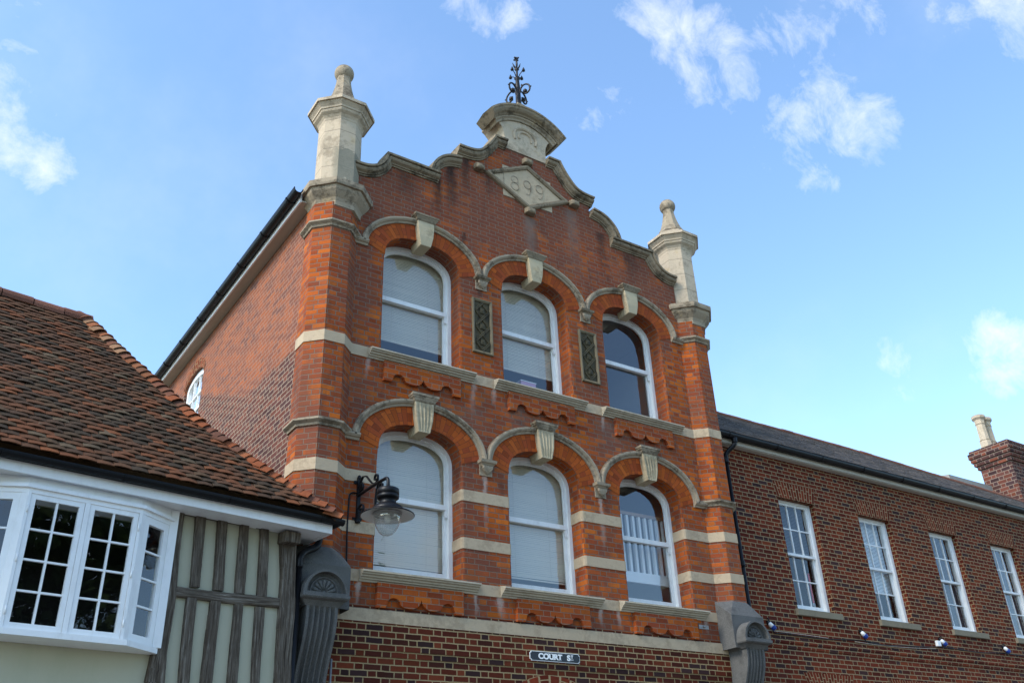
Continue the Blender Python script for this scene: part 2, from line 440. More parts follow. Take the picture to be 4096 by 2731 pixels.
def tile_mat(name, stops, moss, lich, rough=0.9):
    m, t, b = new_mat(name)
    r = t.geo('Random Per Island')
    c = t.ramp(r, stops, const=True)
    p = t.geo()
    n = t.noise(p, 26.0, 6, 0.7)
    k = t.m('ADD', 0.62, t.m('MULTIPLY', n, 0.76))
    c = t.mix(1.0, c, t.comb(k, k, k), 'MULTIPLY')
    big = t.noise(p, 1.1, 6, 0.65)
    c = t.mix(t.m('MULTIPLY', t.step(t.m('ADD', big, t.m('MULTIPLY', n, 0.35)), 0.60, 0.85), 0.5), c, moss)
    c = t.mix(t.m('MULTIPLY', t.step(t.noise(p, 9.0, 5, 0.7), 0.66, 0.74), 0.5), c, lich)
    t.put(b.inputs['Base Color'], c)
    b.inputs['Roughness'].default_value = rough
    t.put(b.inputs['Normal'], t.bump(n, 0.5, 0.008))
    return m


M['tile'] = tile_mat('old_clay_tile', [(0.0, (0.112, 0.051, 0.028)), (0.14, (0.088, 0.046, 0.028)), (0.28, (0.067, 0.041, 0.027)), (0.40, (0.137, 0.055, 0.028)),
                     (0.54, (0.081, 0.051, 0.031)), (0.66, (0.101, 0.051, 0.029)), (0.78, (0.051, 0.037, 0.026)), (0.90, (0.173, 0.065, 0.030)), (0.95, (0.104, 0.075, 0.048))],
                     (0.042, 0.035, 0.025), (0.15, 0.135, 0.09))
M['hip_tile'] = tile_mat('orange_hip_tile', [(0.0, (0.22, 0.068, 0.030)), (0.3, (0.28, 0.095, 0.042)), (0.5, (0.16, 0.065, 0.040)), (0.68, (0.26, 0.145, 0.082)), (0.80, (0.12, 0.055, 0.036))],
                         (0.13, 0.08, 0.045), (0.32, 0.25, 0.13))
M['ridge_tile'] = tile_mat('brown_ridge_tile', [(0.0, (0.17, 0.075, 0.050)), (0.5, (0.20, 0.090, 0.060)), (0.8, (0.15, 0.075, 0.055))], (0.10, 0.06, 0.045), (0.22, 0.17, 0.12))
M['slate'] = tile_mat('brown_grey_slate', [(0.0, (0.105, 0.090, 0.082)), (0.25, (0.130, 0.110, 0.098)), (0.5, (0.090, 0.080, 0.075)), (0.75, (0.150, 0.125, 0.108))],
                      (0.115, 0.095, 0.075), (0.20, 0.165, 0.11), 0.75)


def timber_mat():
    m, t, b = new_mat('weathered_oak')
    p = t.obj()
    x, y, z = t.xyz(p)[:3]
    # grain runs along each timber; the UV map keeps u across and v along it
    u, v, _ = t.xyz(t.obj('UV'))[:3]
    gr = t.noise(t.comb(t.m('MULTIPLY', u, 34.0), t.m('MULTIPLY', v, 1.7), 0.0), 1.6, 8, 0.68, 0.6)
    c = t.ramp(gr, [(0.32, (0.022, 0.017, 0.013)), (0.44, (0.085, 0.066, 0.050)), (0.57, (0.16, 0.135, 0.108)), (0.72, (0.33, 0.30, 0.255))])
    bl = t.noise(t.geo(), 2.4, 6, 0.65)
    c = t.mix(t.m('MULTIPLY', t.step(bl, 0.42, 0.64), 0.60), c, (0.064, 0.050, 0.038))
    t.put(b.inputs['Base Color'], c)
    b.inputs['Roughness'].default_value = 0.9
    t.put(b.inputs['Normal'], t.bump(gr, 0.7, 0.012))
    return m


M['timber'] = timber_mat()


def glass_mat(name, refl=1.7, tint=(0.93, 0.95, 0.95), wav=0.02, wscale=2.5):
    m, t, b = new_mat(name)
    t.n.remove(b)
    tr = t.n.new('ShaderNodeBsdfTransparent')
    tr.inputs[0].default_value = tint + (1,)
    gl = t.n.new('ShaderNodeBsdfGlossy')
    gl.inputs['Roughness'].default_value = 0.0
    gl.inputs['Color'].default_value = (0.96, 0.97, 1.0, 1)
    t.put(gl.inputs['Normal'], t.bump(t.noise(t.geo(), wscale, 2, 0.4), wav, 0.05))
    cs = t.m('ABSOLUTE', t.vm('DOT_PRODUCT', t.geo('Normal'), t.geo('Incoming')))
    f = t.m('ADD', 0.04, t.m('MULTIPLY', t.m('POWER', t.m('SUBTRACT', 1.0, cs), 5.0), 0.96))
    f = t.m('MINIMUM', t.m('MULTIPLY', f, refl), 1.0)
    mx = t.n.new('ShaderNodeMixShader')
    t.put(mx.inputs[0], f)
    t.l.new(tr.outputs[0], mx.inputs[1])
    t.l.new(gl.outputs[0], mx.inputs[2])
    t.l.new(mx.outputs[0], t.n['Material Output'].inputs[0])
    return m


M['glass'] = glass_mat('window_glass', 2.7)
M['glass_old'] = glass_mat('old_window_glass', 1.5, wav=0.05, wscale=4.0)
M['glass_lamp'] = glass_mat('lamp_glass', 2.2, (0.86, 0.87, 0.86), 0.0)
t = NT(M['glass_lamp'].node_tree)
df = t.n.new('ShaderNodeBsdfDiffuse')
df.inputs[0].default_value = (0.75, 0.74, 0.70, 1)
z_ = t.xyz(t.geo())[2]
rb_ = t.m('MULTIPLY', t.m('ADD', t.m('SINE', t.m('MULTIPLY', z_, 330.0)), 1.2), 0.10)   # moulded rings of the refractor
mx = t.n.new('ShaderNodeMixShader')
t.put(mx.inputs[0], rb_)
t.l.new(t.n['Material Output'].inputs[0].links[0].from_socket, mx.inputs[1])
t.l.new(df.outputs[0], mx.inputs[2])
t.l.new(mx.outputs[0], t.n['Material Output'].inputs[0])

# ------------------------------------------------------------------ mesh helpers
class MB:
    """collects shapes and links them as one mesh object"""
    def __init__(s):
        s.v, s.f, s.uv, s.sm = [], [], [], []

    def add(s, vs, fs, uv=None, smooth=False):
        o = len(s.v)
        s.v += [tuple(p) for p in vs]
        for i, f in enumerate(fs):
            s.f.append([o + k for k in f])
            s.uv.append(uv[i] if uv else None)
            s.sm.append(smooth)
        return s

    def box(s, x0, x1, y0, y1, z0, z1):
        vs = [(x, y, z) for x in (x0, x1) for y in (y0, y1) for z in (z0, z1)]
        return s.add(vs, [(0, 1, 3, 2), (4, 6, 7, 5), (0, 4, 5, 1), (2, 3, 7, 6), (0, 2, 6, 4), (1, 5, 7, 3)])

    def loft(s, rings, cap=True, smooth=False, closed=True):
        n = len(rings[0])
        vs = [p for r in rings for p in r]
        fs = []
        for i in range(len(rings) - 1):
            for j in range(n if closed else n - 1):
                k = (j + 1) % n
                fs.append((i * n + j, i * n + k, (i + 1) * n + k, (i + 1) * n + j))
        s.add(vs, fs, smooth=smooth)
        if cap and closed:
            s.add(rings[0], [tuple(range(n - 1, -1, -1))])
            s.add(rings[-1], [tuple(range(n))])
        return s

    def prism(s, pts, axis, a, b):
        """pts: 2-D outline; axis 'y' -> (x,z) outline, 'z' -> (x,y), 'x' -> (y,z)"""
        f = {'y': lambda p, d: (p[0], d, p[1]), 'z': lambda p, d: (p[0], p[1], d), 'x': lambda p, d: (d, p[0], p[1])}[axis]
        return s.loft([[f(p, a) for p in pts], [f(p, b) for p in pts]])

    def lathe(s, prof, c, n=24, smooth=True, rot=0.0, apothem=False):
        k = 1 / math.cos(math.pi / n) if apothem else 1.0
        rings = [[(c[0] + r * k * math.cos(rot + 2 * math.pi * j / n), c[1] + r * k * math.sin(rot + 2 * math.pi * j / n), c[2] + z)
                  for j in range(n)] for r, z in prof]
        return s.loft(rings, True, smooth)

    def tube(s, path, r, n=8, smooth=True):
        path = [Vector(p) for p in path]
        rings = []
        up = Vector((0.123, 0.31, 0.94)).normalized()
        for i, p in enumerate(path):
            a = path[max(i - 1, 0)]
            b = path[min(i + 1, len(path) - 1)]
            d = (b - a).normalized()
            e1 = d.cross(up)
            if e1.length < 0.15:
                e1 = d.cross(Vector((1, 0, 0)))
            e1.normalize()
            e2 = d.cross(e1)
            rr = r[i] if isinstance(r, (list, tuple)) else r
            rings.append([p + e1 * (rr * math.cos(2 * math.pi * j / n)) + e2 * (rr * math.sin(2 * math.pi * j / n)) for j in range(n)])
        return s.loft(rings, True, smooth)

    def sweep(s, path, prof, y0=0.0, smooth=False, closed=False):
        """moulding along a path in the x-z plane; profile (n, b): n outward in the plane, b forward (-y)"""
        P = [Vector((p[0], p[1])) for p in path]
        rings = []
        N = len(P)
        for i in range(N):
            d1 = (P[i] - P[i - 1]).normalized() if (i > 0 or closed) else None
            d2 = (P[(i + 1) % N] - P[i]).normalized() if (i < N - 1 or closed) else None
            if d1 is None:
                d1 = d2
            if d2 is None:
                d2 = d1
            n1 = Vector((-d1.y, d1.x))
            n2 = Vector((-d2.y, d2.x))
            nn = (n1 + n2)
            nn = nn / max(0.35, nn.length_squared) * 2.0 if nn.length > 1e-4 else n1
            rings.append([(P[i].x + nn.x * a, y0 - b, P[i].y + nn.y * a) for a, b in prof])
        if closed:
            rings.append(rings[0])
        return s.loft(rings, not closed, smooth)

    def build(s, name, mat, parent=None, loc=None, bevel=0.0, uvmode='wall', world=True):
        me = bpy.data.meshes.new(name)
        me.from_pydata(s.v, [], s.f)
        bm = bmesh.new()
        bm.from_mesh(me)
        uvl = bm.loops.layers.uv.new('UVMap')
        bm.faces.ensure_lookup_table()
        for i, f in enumerate(bm.faces):
            f.smooth = s.sm[i]
            u0 = s.uv[i]
            if u0:
                for lp, q in zip(f.loops, u0):
                    lp[uvl].uv = q
            else:
                f.normal_update()
                n = f.normal
                if uvmode == 'long':
                    continue
                if abs(n.z) > 0.8:
                    for lp in f.loops:
                        lp[uvl].uv = (lp.vert.co.x, lp.vert.co.y)
                else:
                    tx = Vector((-n.y, n.x, 0)).normalized()
                    for lp in f.loops:
                        co = lp.vert.co
                        lp[uvl].uv = (co.dot(tx), co.z)
        bmesh.ops.remove_doubles(bm, verts=bm.verts, dist=1e-5)
        bmesh.ops.recalc_face_normals(bm, faces=bm.faces)
        bm.to_mesh(me)
        bm.free()
        me.materials.append(mat)
        o = bpy.data.objects.new(name, me)
        COL.objects.link(o)
        if parent:
            o.parent = parent
            if world:
                pm = parent
                off = Vector((0, 0, 0))
                while pm:
                    off += pm.location
                    pm = pm.parent
                o.location = Vector(loc or (0, 0, 0)) - off
            else:
                o.location = loc or (0, 0, 0)
        elif loc:
            o.location = loc
        if bevel:
            md = o.modifiers.new('bevel', 'BEVEL')
            md.width = bevel
            md.segments = 2
            md.limit_method = 'ANGLE'
            md.angle_limit = R(35)
        return o


def thing(name, label, cat, loc=(0, 0, 0), rz=0.0, group=None):
    o = bpy.data.objects.new(name, None)
    COL.objects.link(o)
    o.location = loc
    o.rotation_euler = (0, 0, rz)
    o.empty_display_size = 0.2
    return tag(o, label, cat, group)


def tag(o, label, cat, group=None):
    o['label'] = label
    o['category'] = cat
    if group:
        o['group'] = group
    return o


def dup(o, parent, delta):
    c = o.copy()
    COL.objects.link(c)
    c.parent = parent
    c.location = o.location + Vector(delta)
    for ch in list(o.children):
        d = ch.copy()
        COL.objects.link(d)
        d.parent = c
    return c


def fill(outer, holes):
    """triangulate a 2-D outline with holes -> verts, faces"""
    bm = bmesh.new()
    for loop in [outer] + holes:
        vs = [bm.verts.new((p[0], 0, p[1])) for p in loop]
        for i in range(len(vs)):
            bm.edges.new((vs[i], vs[(i + 1) % len(vs)]))
    bmesh.ops.triangle_fill(bm, use_beauty=True, use_dissolve=False, edges=bm.edges[:], normal=(0, -1, 0))
    bm.verts.index_update()
    v = [(a.co.x, a.co.z) for a in bm.verts]
    f = [[a.index for a in q.verts] for q in bm.faces]
    bm.free()
    return v, f


def arc(cx, cz, r, a0, a1, n):
    return [(cx + r * math.cos(R(a0 + (a1 - a0) * i / n)), cz + r * math.sin(R(a0 + (a1 - a0) * i / n))) for i in range(n + 1)]


# ------------------------------------------------------------------ ground
def ground_sheet(name, x0, x1, y0, y1, z, mat):
    o = MB().add([(x0, y0, z), (x1, y0, z), (x1, y1, z), (x0, y1, z)], [(0, 1, 2, 3)]).build(name, mat)
    o['kind'] = 'structure'
    return o


ground_sheet('ground', -900, 900, -900, 900, -0.13, M['ground'])
ground_sheet('road', -120, 120, -12.5, -5.0, -0.125, M['asphalt'])
for nm, y0, y1 in (('pavement', -5.0, 0.6), ('pavement', -16.5, -12.5)):
    o = MB().box(-120, 120, y0, y1, -0.3, 0.0).build(nm, M['paving'])
    o['kind'] = 'structure'

# ================================================================== THE GABLED RED BRICK BUILDING
BX0, BX1 = -3.68, 3.74           # outer side walls
hall = thing('gabled_building', 'tall red brick building with curved gable, two stone turrets and two rows of arched windows', 'building', (0, 0, 0))
CXS = (-2.0, 0.02, 2.03)
DZ = -3.015
HALF, ZS, HCR, Z0 = 0.627, 9.15, 0.42, 7.50


def sup(half, h, n, cnt=26, a=2.5):
    """upper half of a three-centred arch, left to right, relative to its springing line"""
    out = []
    for i in range(cnt + 1):
        th = math.pi * (1 - i / cnt)
        c, s_ = math.cos(th), math.sin(th)
        out.append((half * math.copysign(abs(c) ** (2 / a), c), h * abs(s_) ** (2 / a)))
    return out


def opening(half, h, z0, zs, drop=0.0):
    """outline from bottom left over the arch to bottom right, with one extra vertex below each springing"""
    a = sup(half, h - drop, 0)
    return [(-half, z0), (-half, zs - 0.16)] + [(x, zs + z) for x, z in a] + [(half, zs - 0.16), (half, z0)]


def ring_off(oj, oa):
    """opening outline moved inwards: oj at the jambs, oa at the arch"""
    a = sup(HALF - oa, HCR - oa, 0)
    hj = HALF - oj
    return [(-hj, Z0), (-hj, ZS - 0.16)] + [(x, ZS + z) for x, z in a] + [(hj, ZS - 0.16), (hj, Z0)]


def sh(pts, cx, dz):
    return [(x + cx, z + dz) for x, z in pts]


# gable outline under the coping (left half, going up), front wall plane y = 0
GL = [(-3.16, 10.42), (-3.0, 10.46), (-2.88, 10.50), (-2.76, 10.60), (-2.66, 10.72), (-2.61, 10.87), (-1.86, 10.87), (-1.80, 11.06), (-1.70, 11.20),
      (-1.54, 11.30), (-1.34, 11.35), (-1.34, 11.60), (-1.24, 11.60), (-1.08, 11.63), (-0.93, 11.71), (-0.80, 11.85), (-0.68, 12.03), (-0.63, 12.12)]
outline = [(-3.16, 3.93)] + GL + [(-x, z) for x, z in reversed(GL)] + [(3.20, 10.42), (3.20, 3.93)]
holes = []
for dz in (0, DZ):
    for cx in CXS:
        holes.append(sh(ring_off(-0.028, 0), cx, dz))
v2, f2 = fill(outline, holes)
fw = MB()
TH = 0.45
fw.add([(x, 0, z) for x, z in v2], f2)
fw.add([(x, TH, z) for x, z in v2], f2)
n = len(outline)
for i in range(n):
    a, b = outline[i], outline[(i + 1) % n]
    fw.add([(a[0], 0, a[1]), (b[0], 0, b[1]), (b[0], TH, b[1]), (a[0], TH, a[1])], [(0, 1, 2, 3)])
for dz in (0, DZ):
    for cx in CXS:
        r0, r1, r2 = ring_off(-0.028, 0), ring_off(-0.008, 0.0), ring_off(0.0, 0.0)
        fw.loft([[(x, 0.0, z) for x, z in sh(r0, cx, dz)], [(x, 0.010, z) for x, z in sh(r1, cx, dz)],
                 [(x, 0.032, z) for x, z in sh(r2, cx, dz)], [(x, TH, z) for x, z in sh(r2, cx, dz)],
                 [(x, TH, z) for x, z in sh(r0, cx, dz)]], cap=False)
fw.build('front_wall', M['brick'], hall)

# lower storey of darker brick, stepped out in two courses
lw = MB()
lw.box(-3.6, 3.66, -0.028, 0.3, 3.62, 3.928)
lw.box(-3.6, 3.66, -0.014, 0.3, 3.547, 3.62)
lw.box(-3.6, 3.66, 0.0, 0.3, 0.0, 3.547)
lw.build('lower_wall', M['brick_dark'], hall)
# relieving arch over the ground floor opening
ra = MB()
inn = arc(-0.06, 2.44, 0.80, 150, 30, 24)
out = arc(-0.06, 2.44, 1.03, 150, 30, 24)
L = 0
for i in range(24):
    a, b, c, d = inn[i], inn[i + 1], out[i + 1], out[i]
    l2 = L + 0.038
    ra.add([(a[0], -0.006, a[1]), (b[0], -0.006, b[1]), (c[0], -0.006, c[1]), (d[0], -0.006, d[1])], [(0, 1, 2, 3)],
           uv=[[(0.0, L), (0.0, l2), (0.226, l2), (0.226, L)]])
    L = l2
ra.build('brick_arch', M['brick_arch_flat'], hall)

# side walls: the left one carries a small arched window
sw_out = [(-0.02, 0.0), (14.0, 0.0), (14.0, 9.83), (-0.02, 9.83)]
WY0, WY1 = 4.80, 5.86
WYC, WYH = (WY0 + WY1) / 2, (WY1 - WY0) / 2
swh = [(WY0, 7.4)] + [(WYC + WYH * math.cos(R(a)), 9.10 + 0.19 * math.sin(R(a))) for a in range(180, -1, -12)] + [(WY1, 7.4)]
v2, f2 = fill(sw_out, [swh])
SX = lambda y: -3.68 - 0.02 * y
sw = MB()
sw.add([(SX(y), y, z) for y, z in v2], f2)
n = len(swh)
for i in range(n):
    a, b = swh[i], swh[(i + 1) % n]
    sw.add([(SX(a[0]), a[0], a[1]), (SX(b[0]), b[0], b[1]), (SX(b[0]) + 0.2, b[0], b[1]), (SX(a[0]) + 0.2, a[0], a[1])], [(0, 1, 2, 3)])
sw.build('side_wall', M['brick_side'], hall)
o = MB().box(3.4, 3.70, 0.35, 14.0, 0.0, 9.83).build('side_wall', M['brick_side'], hall)
MB().box(-3.9, 3.7, 14.0, 14.3, 0.0, 9.83).build('rear_wall', M['brick_side'], hall)
# brick arch over the side window
sa = MB()
ip = [(WYC + WYH * math.cos(R(a)), 9.10 + 0.19 * math.sin(R(a))) for a in range(180, -1, -12)]
op = [(WYC + (WYH + 0.08) * math.cos(R(a)), 9.15 + 0.36 * math.sin(R(a))) for a in range(180, -1, -12)]
L = 0
for i in range(len(ip) - 1):
    a, b, c, d = ip[i], ip[i + 1], op[i + 1], op[i]
    l2 = L + 0.075
    sa.add([(SX(q[0]) - 0.006, q[0], q[1]) for q in (a, b, c, d)], [(0, 1, 2, 3)], uv=[[(0, L), (0, l2), (0.226, l2), (0.226, L)]])
    L = l2
sa.build('brick_arch', M['brick_arch_flat'], hall)
# side window: frame, bars, pane
sf = MB()
xw = lambda y: SX(y) + 0.045
io = [(WY0 + 0.01, 7.4)] + [(WYC + (WYH - 0.01) * math.cos(R(a)), 9.10 + 0.18 * math.sin(R(a))) for a in range(180, -1, -12)] + [(WY1 - 0.01, 7.4)]
ii = [(WY0 + 0.09, 7.4)] + [(WYC + (WYH - 0.09) * math.cos(R(a)), 9.04 + 0.14 * math.sin(R(a))) for a in range(180, -1, -12)] + [(WY1 - 0.09, 7.4)]
sf.loft([[(xw(y), y, z) for y, z in io], [(xw(y), y, z) for y, z in ii], [(xw(y) + 0.06, y, z) for y, z in ii], [(xw(y) + 0.06, y, z) for y, z in io]], cap=False, closed=False)
for y in (WYC - 0.15, WYC + 0.15):
    sf.box(xw(y) + 0.01, xw(y) + 0.04, y - 0.014, y + 0.014, 7.4, 9.16)
for z in (8.10, 8.50, 8.80):
    h = 0.03 if abs(z - 8.50) < 0.01 else 0.013
    sf.box(xw(WYC) + 0.005, xw(WYC) + 0.045, WY0 + 0.10, WY1 - 0.10, z - h, z + h)
swin = sf.build('window', M['white_sash'], hall)
gp = MB().add([(xw(WYC) + 0.03, y, z) for y, z in ii], [tuple(range(len(ii)))]).build('pane', M['glass'], swin)
# a painted board behind the upper panes gives the pale blue blind
MB().box(xw(WYC) + 0.12, xw(WYC) + 0.13, WY0 + 0.03, WY1 - 0.03, 8.5, 9.25).build('blind', M['blind_white'], swin)

# roof behind the gable
rf = MB()
rf.add([(-3.96, 0.3, 9.87), (0.0, 0.3, 11.85), (0.0, 14.3, 11.85), (-4.2, 14.3, 9.87)], [(0, 1, 2, 3)])
rf.add([(3.96, 0.3, 9.87), (0.0, 0.3, 11.85), (0.0, 14.3, 11.85), (3.96, 14.3, 9.87)], [(3, 2, 1, 0)])
rf.build('roof', M['slate'], hall)
# eaves on the left: soffit, fascia board, gutter with brackets
ev = MB()
ev.loft([[(SX(y) + 0.02, y, 9.77), (SX(y) - 0.17, y, 9.77), (SX(y) - 0.17, y, 9.79), (SX(y) + 0.02, y, 9.79)] for y in (0.22, 14.3)])
ev.build('soffit', M['soffit'], hall)
fa = MB()
fa.loft([[(SX(y) - 0.170, y, 9.76), (SX(y) - 0.195, y, 9.76), (SX(y) - 0.195, y, 9.93), (SX(y) - 0.170, y, 9.93)] for y in (0.22, 14.3)])
fa.build('fascia_board', M['white'], hall)


def gutter(x_of, y0, y1, z, r, name, parent, along='y', mat='black', brk=1.0):
    g = MB()
    rings = []
    prof = [(r * math.cos(R(a)), r * math.sin(R(a))) for a in range(180, 361, 20)]
    prof += [(r, 0.012), (r - 0.012, 0.012)] + [((r - 0.012) * math.cos(R(a)), (r - 0.012) * math.sin(R(a))) for a in range(340, 199, -20)] + [(-r + 0.012, 0.012), (-r, 0.012)]
    for y in (y0, y1):
        if along == 'y':
            rings.append([(x_of(y) + p, y, z + q) for p, q in prof])
        else:
            rings.append([(y, x_of(y) + p, z + q) for p, q in prof])
    g.loft(rings)
    y = y0 + 0.3
    while y < y1:
        pr = [(1.16 * p, 1.16 * q) for p, q in prof[:10]] + [(0.6 * r, 0.02), (-0.6 * r, 0.02)]
        if along == 'y':
            g.loft([[(x_of(yy) + p, yy, z + q) for p, q in pr] for yy in (y - 0.02, y + 0.02)])
        else:
            g.loft([[(yy, x_of(yy) + p, z + q) for p, q in pr] for yy in (y - 0.02, y + 0.02)])
        y += brk
    return g.build(name, M[mat], parent)


gutter(lambda y: SX(y) - 0.265, 0.12, 14.3, 9.90, 0.070, 'gutter', hall)

# ---- coping of the gable: three mouldings on each side
CP = [(-0.162, -0.02), (-0.162, 0.022), (-0.142, 0.026), (-0.138, 0.046), (-0.122, 0.050), (-0.116, 0.060), (-0.098, 0.092), (-0.072, 0.108), (-0.050, 0.104), (-0.040, 0.096), (-0.036, 0.132), (-0.004, 0.136), (0.012, -0.15), (0.0, -0.40), (-0.160, -0.40)]


def smooth_path(pts, sub=5):
    """Catmull-Rom through the points"""
    P = [pts[0]] + list(pts) + [pts[-1]]
    out = []
    for i in range(1, len(P) - 2):
        p0, p1, p2, p3 = [Vector(P[i + k]) for k in (-1, 0, 1, 2)]
        for j in range(sub):
            u = j / sub
            out.append(tuple(0.5 * ((2 * p1) + (p2 - p0) * u + (2 * p0 - 5 * p1 + 4 * p2 - p3) * u * u + (3 * p1 - p0 - 3 * p2 + p3) * u ** 3)))
    out.append(tuple(pts[-1]))
    return out


c1 = smooth_path([(-3.20, 10.57), (-3.04, 10.575), (-2.90, 10.62), (-2.79, 10.71), (-2.72, 10.83), (-2.695, 10.95)])
cA = c1 + [(-1.75, 10.95)]
cB = smooth_path([(-1.935, 10.93), (-1.90, 11.06), (-1.83, 11.19), (-1.71, 11.31), (-1.57, 11.385), (-1.36, 11.43)])
cC = smooth_path([(-1.40, 11.68), (-1.27, 11.682), (-1.12, 11.70), (-0.99, 11.76), (-0.84, 11.93), (-0.72, 12.12), (-0.69, 12.20)]) + [(-0.43, 12.20)]
for side in (-1, 1):
    for pth in (cA, cB, cC):
        p = [(-side * x, z) for x, z in pth]
        if side == 1:
            p = p[::-1]
            p = [(x, z) for x, z in p]
        MB().sweep(p, CP, 0.0).build('gable_coping', M['stone_dark'], hall)

# ---- crowning stone: pedestal, bed mould, segmental cornice, relief
pd = MB()
RC, ZC = 1.089, 11.971
cove = [(0.435, 12.10), (0.435, 12.36), (0.45, 12.46), (0.49, 12.56), (0.56, 12.64), (0.62, 12.68)]
top = arc(0, ZC, RC - 0.13, 90 - 40, 90 + 40, 20)
top = [(x, z) for x, z in top if abs(x) < 0.62]
pd.prism([(-x, z) for x, z in cove] + top[::-1] + cove[::-1], 'y', -0.02, 0.42)
ped = pd.build('crowning_stone', M['stone_turret'], hall)
A0 = math.degrees(math.asin(0.80 / RC))
ca = arc(0, ZC, RC, 90 + A0, 90 - A0, 28)
KP = [(0.0, 0.205), (-0.035, 0.205), (-0.045, 0.19), (-0.085, 0.18), (-0.12, 0.15), (-0.14, 0.115), (-0.165, 0.10), (-0.165, -0.30), (0.0, -0.31), (0.03, -0.05)]
MB().sweep(ca, KP, 0.0).build('cornice', M['stone_dark'], ped)
A1 = math.degrees(math.asin(0.66 / (RC - 0.165)))
cb = arc(0, ZC, RC - 0.165, 90 + A1, 90 - A1, 24)
MB().sweep(cb, [(0.0, 0.085), (-0.03, 0.08), (-0.05, 0.055), (-0.085, 0.045), (-0.085, -0.25), (0.0, -0.25)], 0.0).build('bed_moulding', M['stone'], ped)
rl = MB()
for r, wd, b in ((0.205, 0.045, 0.035), (0.12, 0.028, 0.028)):
    p = [(0.0 + r * 1.15 * math.cos(R(a)), 12.47 + r * math.sin(R(a))) for a in range(205, -26, -10)]
    rl.sweep(p, [(-wd / 2, -0.01), (-wd / 2, b * 0.5), (0, b), (wd / 2, b * 0.5), (wd / 2, -0.01)], -0.02)
rl.build('carved_relief', M['stone_turret'], ped)
pl = MB()
pl.loft([[(-w_, 0.11 - w_, z), (w_, 0.11 - w_, z), (w_, 0.11 + w_, z), (-w_, 0.11 + w_, z)] for w_, z in ((0.17, 13.0), (0.14, 13.16), (0.09, 13.28), (0.08, 13.34), (0.06, 13.36))])
pl.build('finial_block', M['stone_dark'], ped)

# ---- wrought iron finial
fi = MB()
FX, FY = 0.0, 0.11
fi.lathe([(0.055, 13.34), (0.055, 13.40), (0.052, 13.42), (0.046, 13.80), (0.034, 13.98), (0.062, 14.02), (0.020, 14.06), (0.020, 14.22), (0.048, 14.25), (0.016, 14.29), (0.014, 14.46), (0.03, 14.49), (0.035, 14.53), (0.0, 14.58)], (FX, FY, 0), 8)
fin = fi.build('finial', M['iron'], hall)
for k in range(4):
    a = R(20 + 90 * k)
    ca_, sa_ = math.cos(a), math.sin(a)
    P = lambda r, z: (FX + r * ca_, FY + r * sa_, z)
    sc = MB()
    pts = [(0.03, 13.58), (0.06, 13.72), (0.12, 13.78), (0.19, 13.77), (0.255, 13.70), (0.26, 13.60), (0.20, 13.55), (0.14, 13.58), (0.13, 13.65)]
    sc.tube([P(*q) for q in smooth_path(pts, 4)], 0.017, 6)
    sc.lathe([(0.0, -0.06), (0.045, -0.03), (0.038, 0.02), (0.0, 0.06)], P(0.16, 13.62), 6)
    sc.lathe([(0.0, -0.02), (0.02, 0.0), (0.0, 0.02)], P(0.285, 13.66), 6)
    sc.tube([P(0.25, 13.68), P(0.285, 13.66)], 0.010, 5)
    sc.lathe([(0.0, -0.03), (0.02, 0.0), (0.0, 0.04)], P(0.09, 13.80), 6)
    sc.build('scroll', M['iron'], fin)
    lf = MB()
    a2 = a + R(45)
    Q = lambda r, z: (FX + r * math.cos(a2), FY + r * math.sin(a2), z)
    lf.tube([P(0.02, 14.02), P(0.07, 14.10), P(0.13, 14.14)], 0.009, 5)
    lf.lathe([(0.0, -0.05), (0.035, -0.03), (0.025, 0.01), (0.0, 0.07)], P(0.15, 14.15), 5)
    lf.tube([Q(0.01, 14.25), Q(0.05, 14.33), Q(0.075, 14.41)], [0.012, 0.018, 0.004], 5)
    lf.build('leaf', M['iron'], fin)
    MB().lathe([(0.0, -0.03), (0.022, 0.0), (0.0, 0.03)], P(0.045, 14.52), 6).build('bud', M['iron'], fin)

# ---- date plaque: raised darker strokes put the shade of cut numerals in colour
PX, PZ = 0.0, 11.40
pq = MB()
pq.prism([(PX - 0.50, PZ - 0.34), (PX + 0.50, PZ - 0.34), (PX + 0.50, PZ + 0.30), (PX - 0.50, PZ + 0.30)], 'y', -0.012, 0.1)
dia = [(PX - 0.80, PZ), (PX, PZ - 0.42), (PX + 0.80, PZ), (PX, PZ + 0.42)]
pq.prism(dia, 'y', -0.018, 0.05)
plaque = pq.build('date_plaque', M['stone_band'], hall)
MB().sweep([(PX - 0.80, PZ), (PX, PZ + 0.43), (PX + 0.80, PZ), (PX, PZ - 0.43)], [(-0.045, 0.0), (-0.04, 0.04), (-0.01, 0.062), (0.02, 0.06), (0.04, 0.04), (0.045, 0.0)], 0.0, closed=True).build('diamond_moulding', M['stone_dark'], plaque)
for bx, bz in ((-0.99, 0.0), (0.97, 0.0), (0.0, 0.52), (0.0, -0.53)):
    b = MB()
    b.loft([[(PX + bx - w_, -y_, PZ + bz - h_), (PX + bx + w_, -y_, PZ + bz - h_), (PX + bx + w_, -y_, PZ + bz + h_), (PX + bx - w_, -y_, PZ + bz + h_)]
            for w_, h_, y_ in ((0.075, 0.045, -0.02), (0.10, 0.055, 0.03), (0.085, 0.05, 0.10), (0.045, 0.03, 0.125))])
    b.build('corner_boss', M['stone_dark'], plaque, bevel=0.012)


def stroke(mb, pts, r, y):
    """one stroke of a numeral: a narrow raised strip, bevelled at both sides"""
    mb.sweep(pts, [(-r, -0.004), (-r * 0.55, 0.007), (r * 0.55, 0.007), (r, -0.004)], y)


DH = 0.29


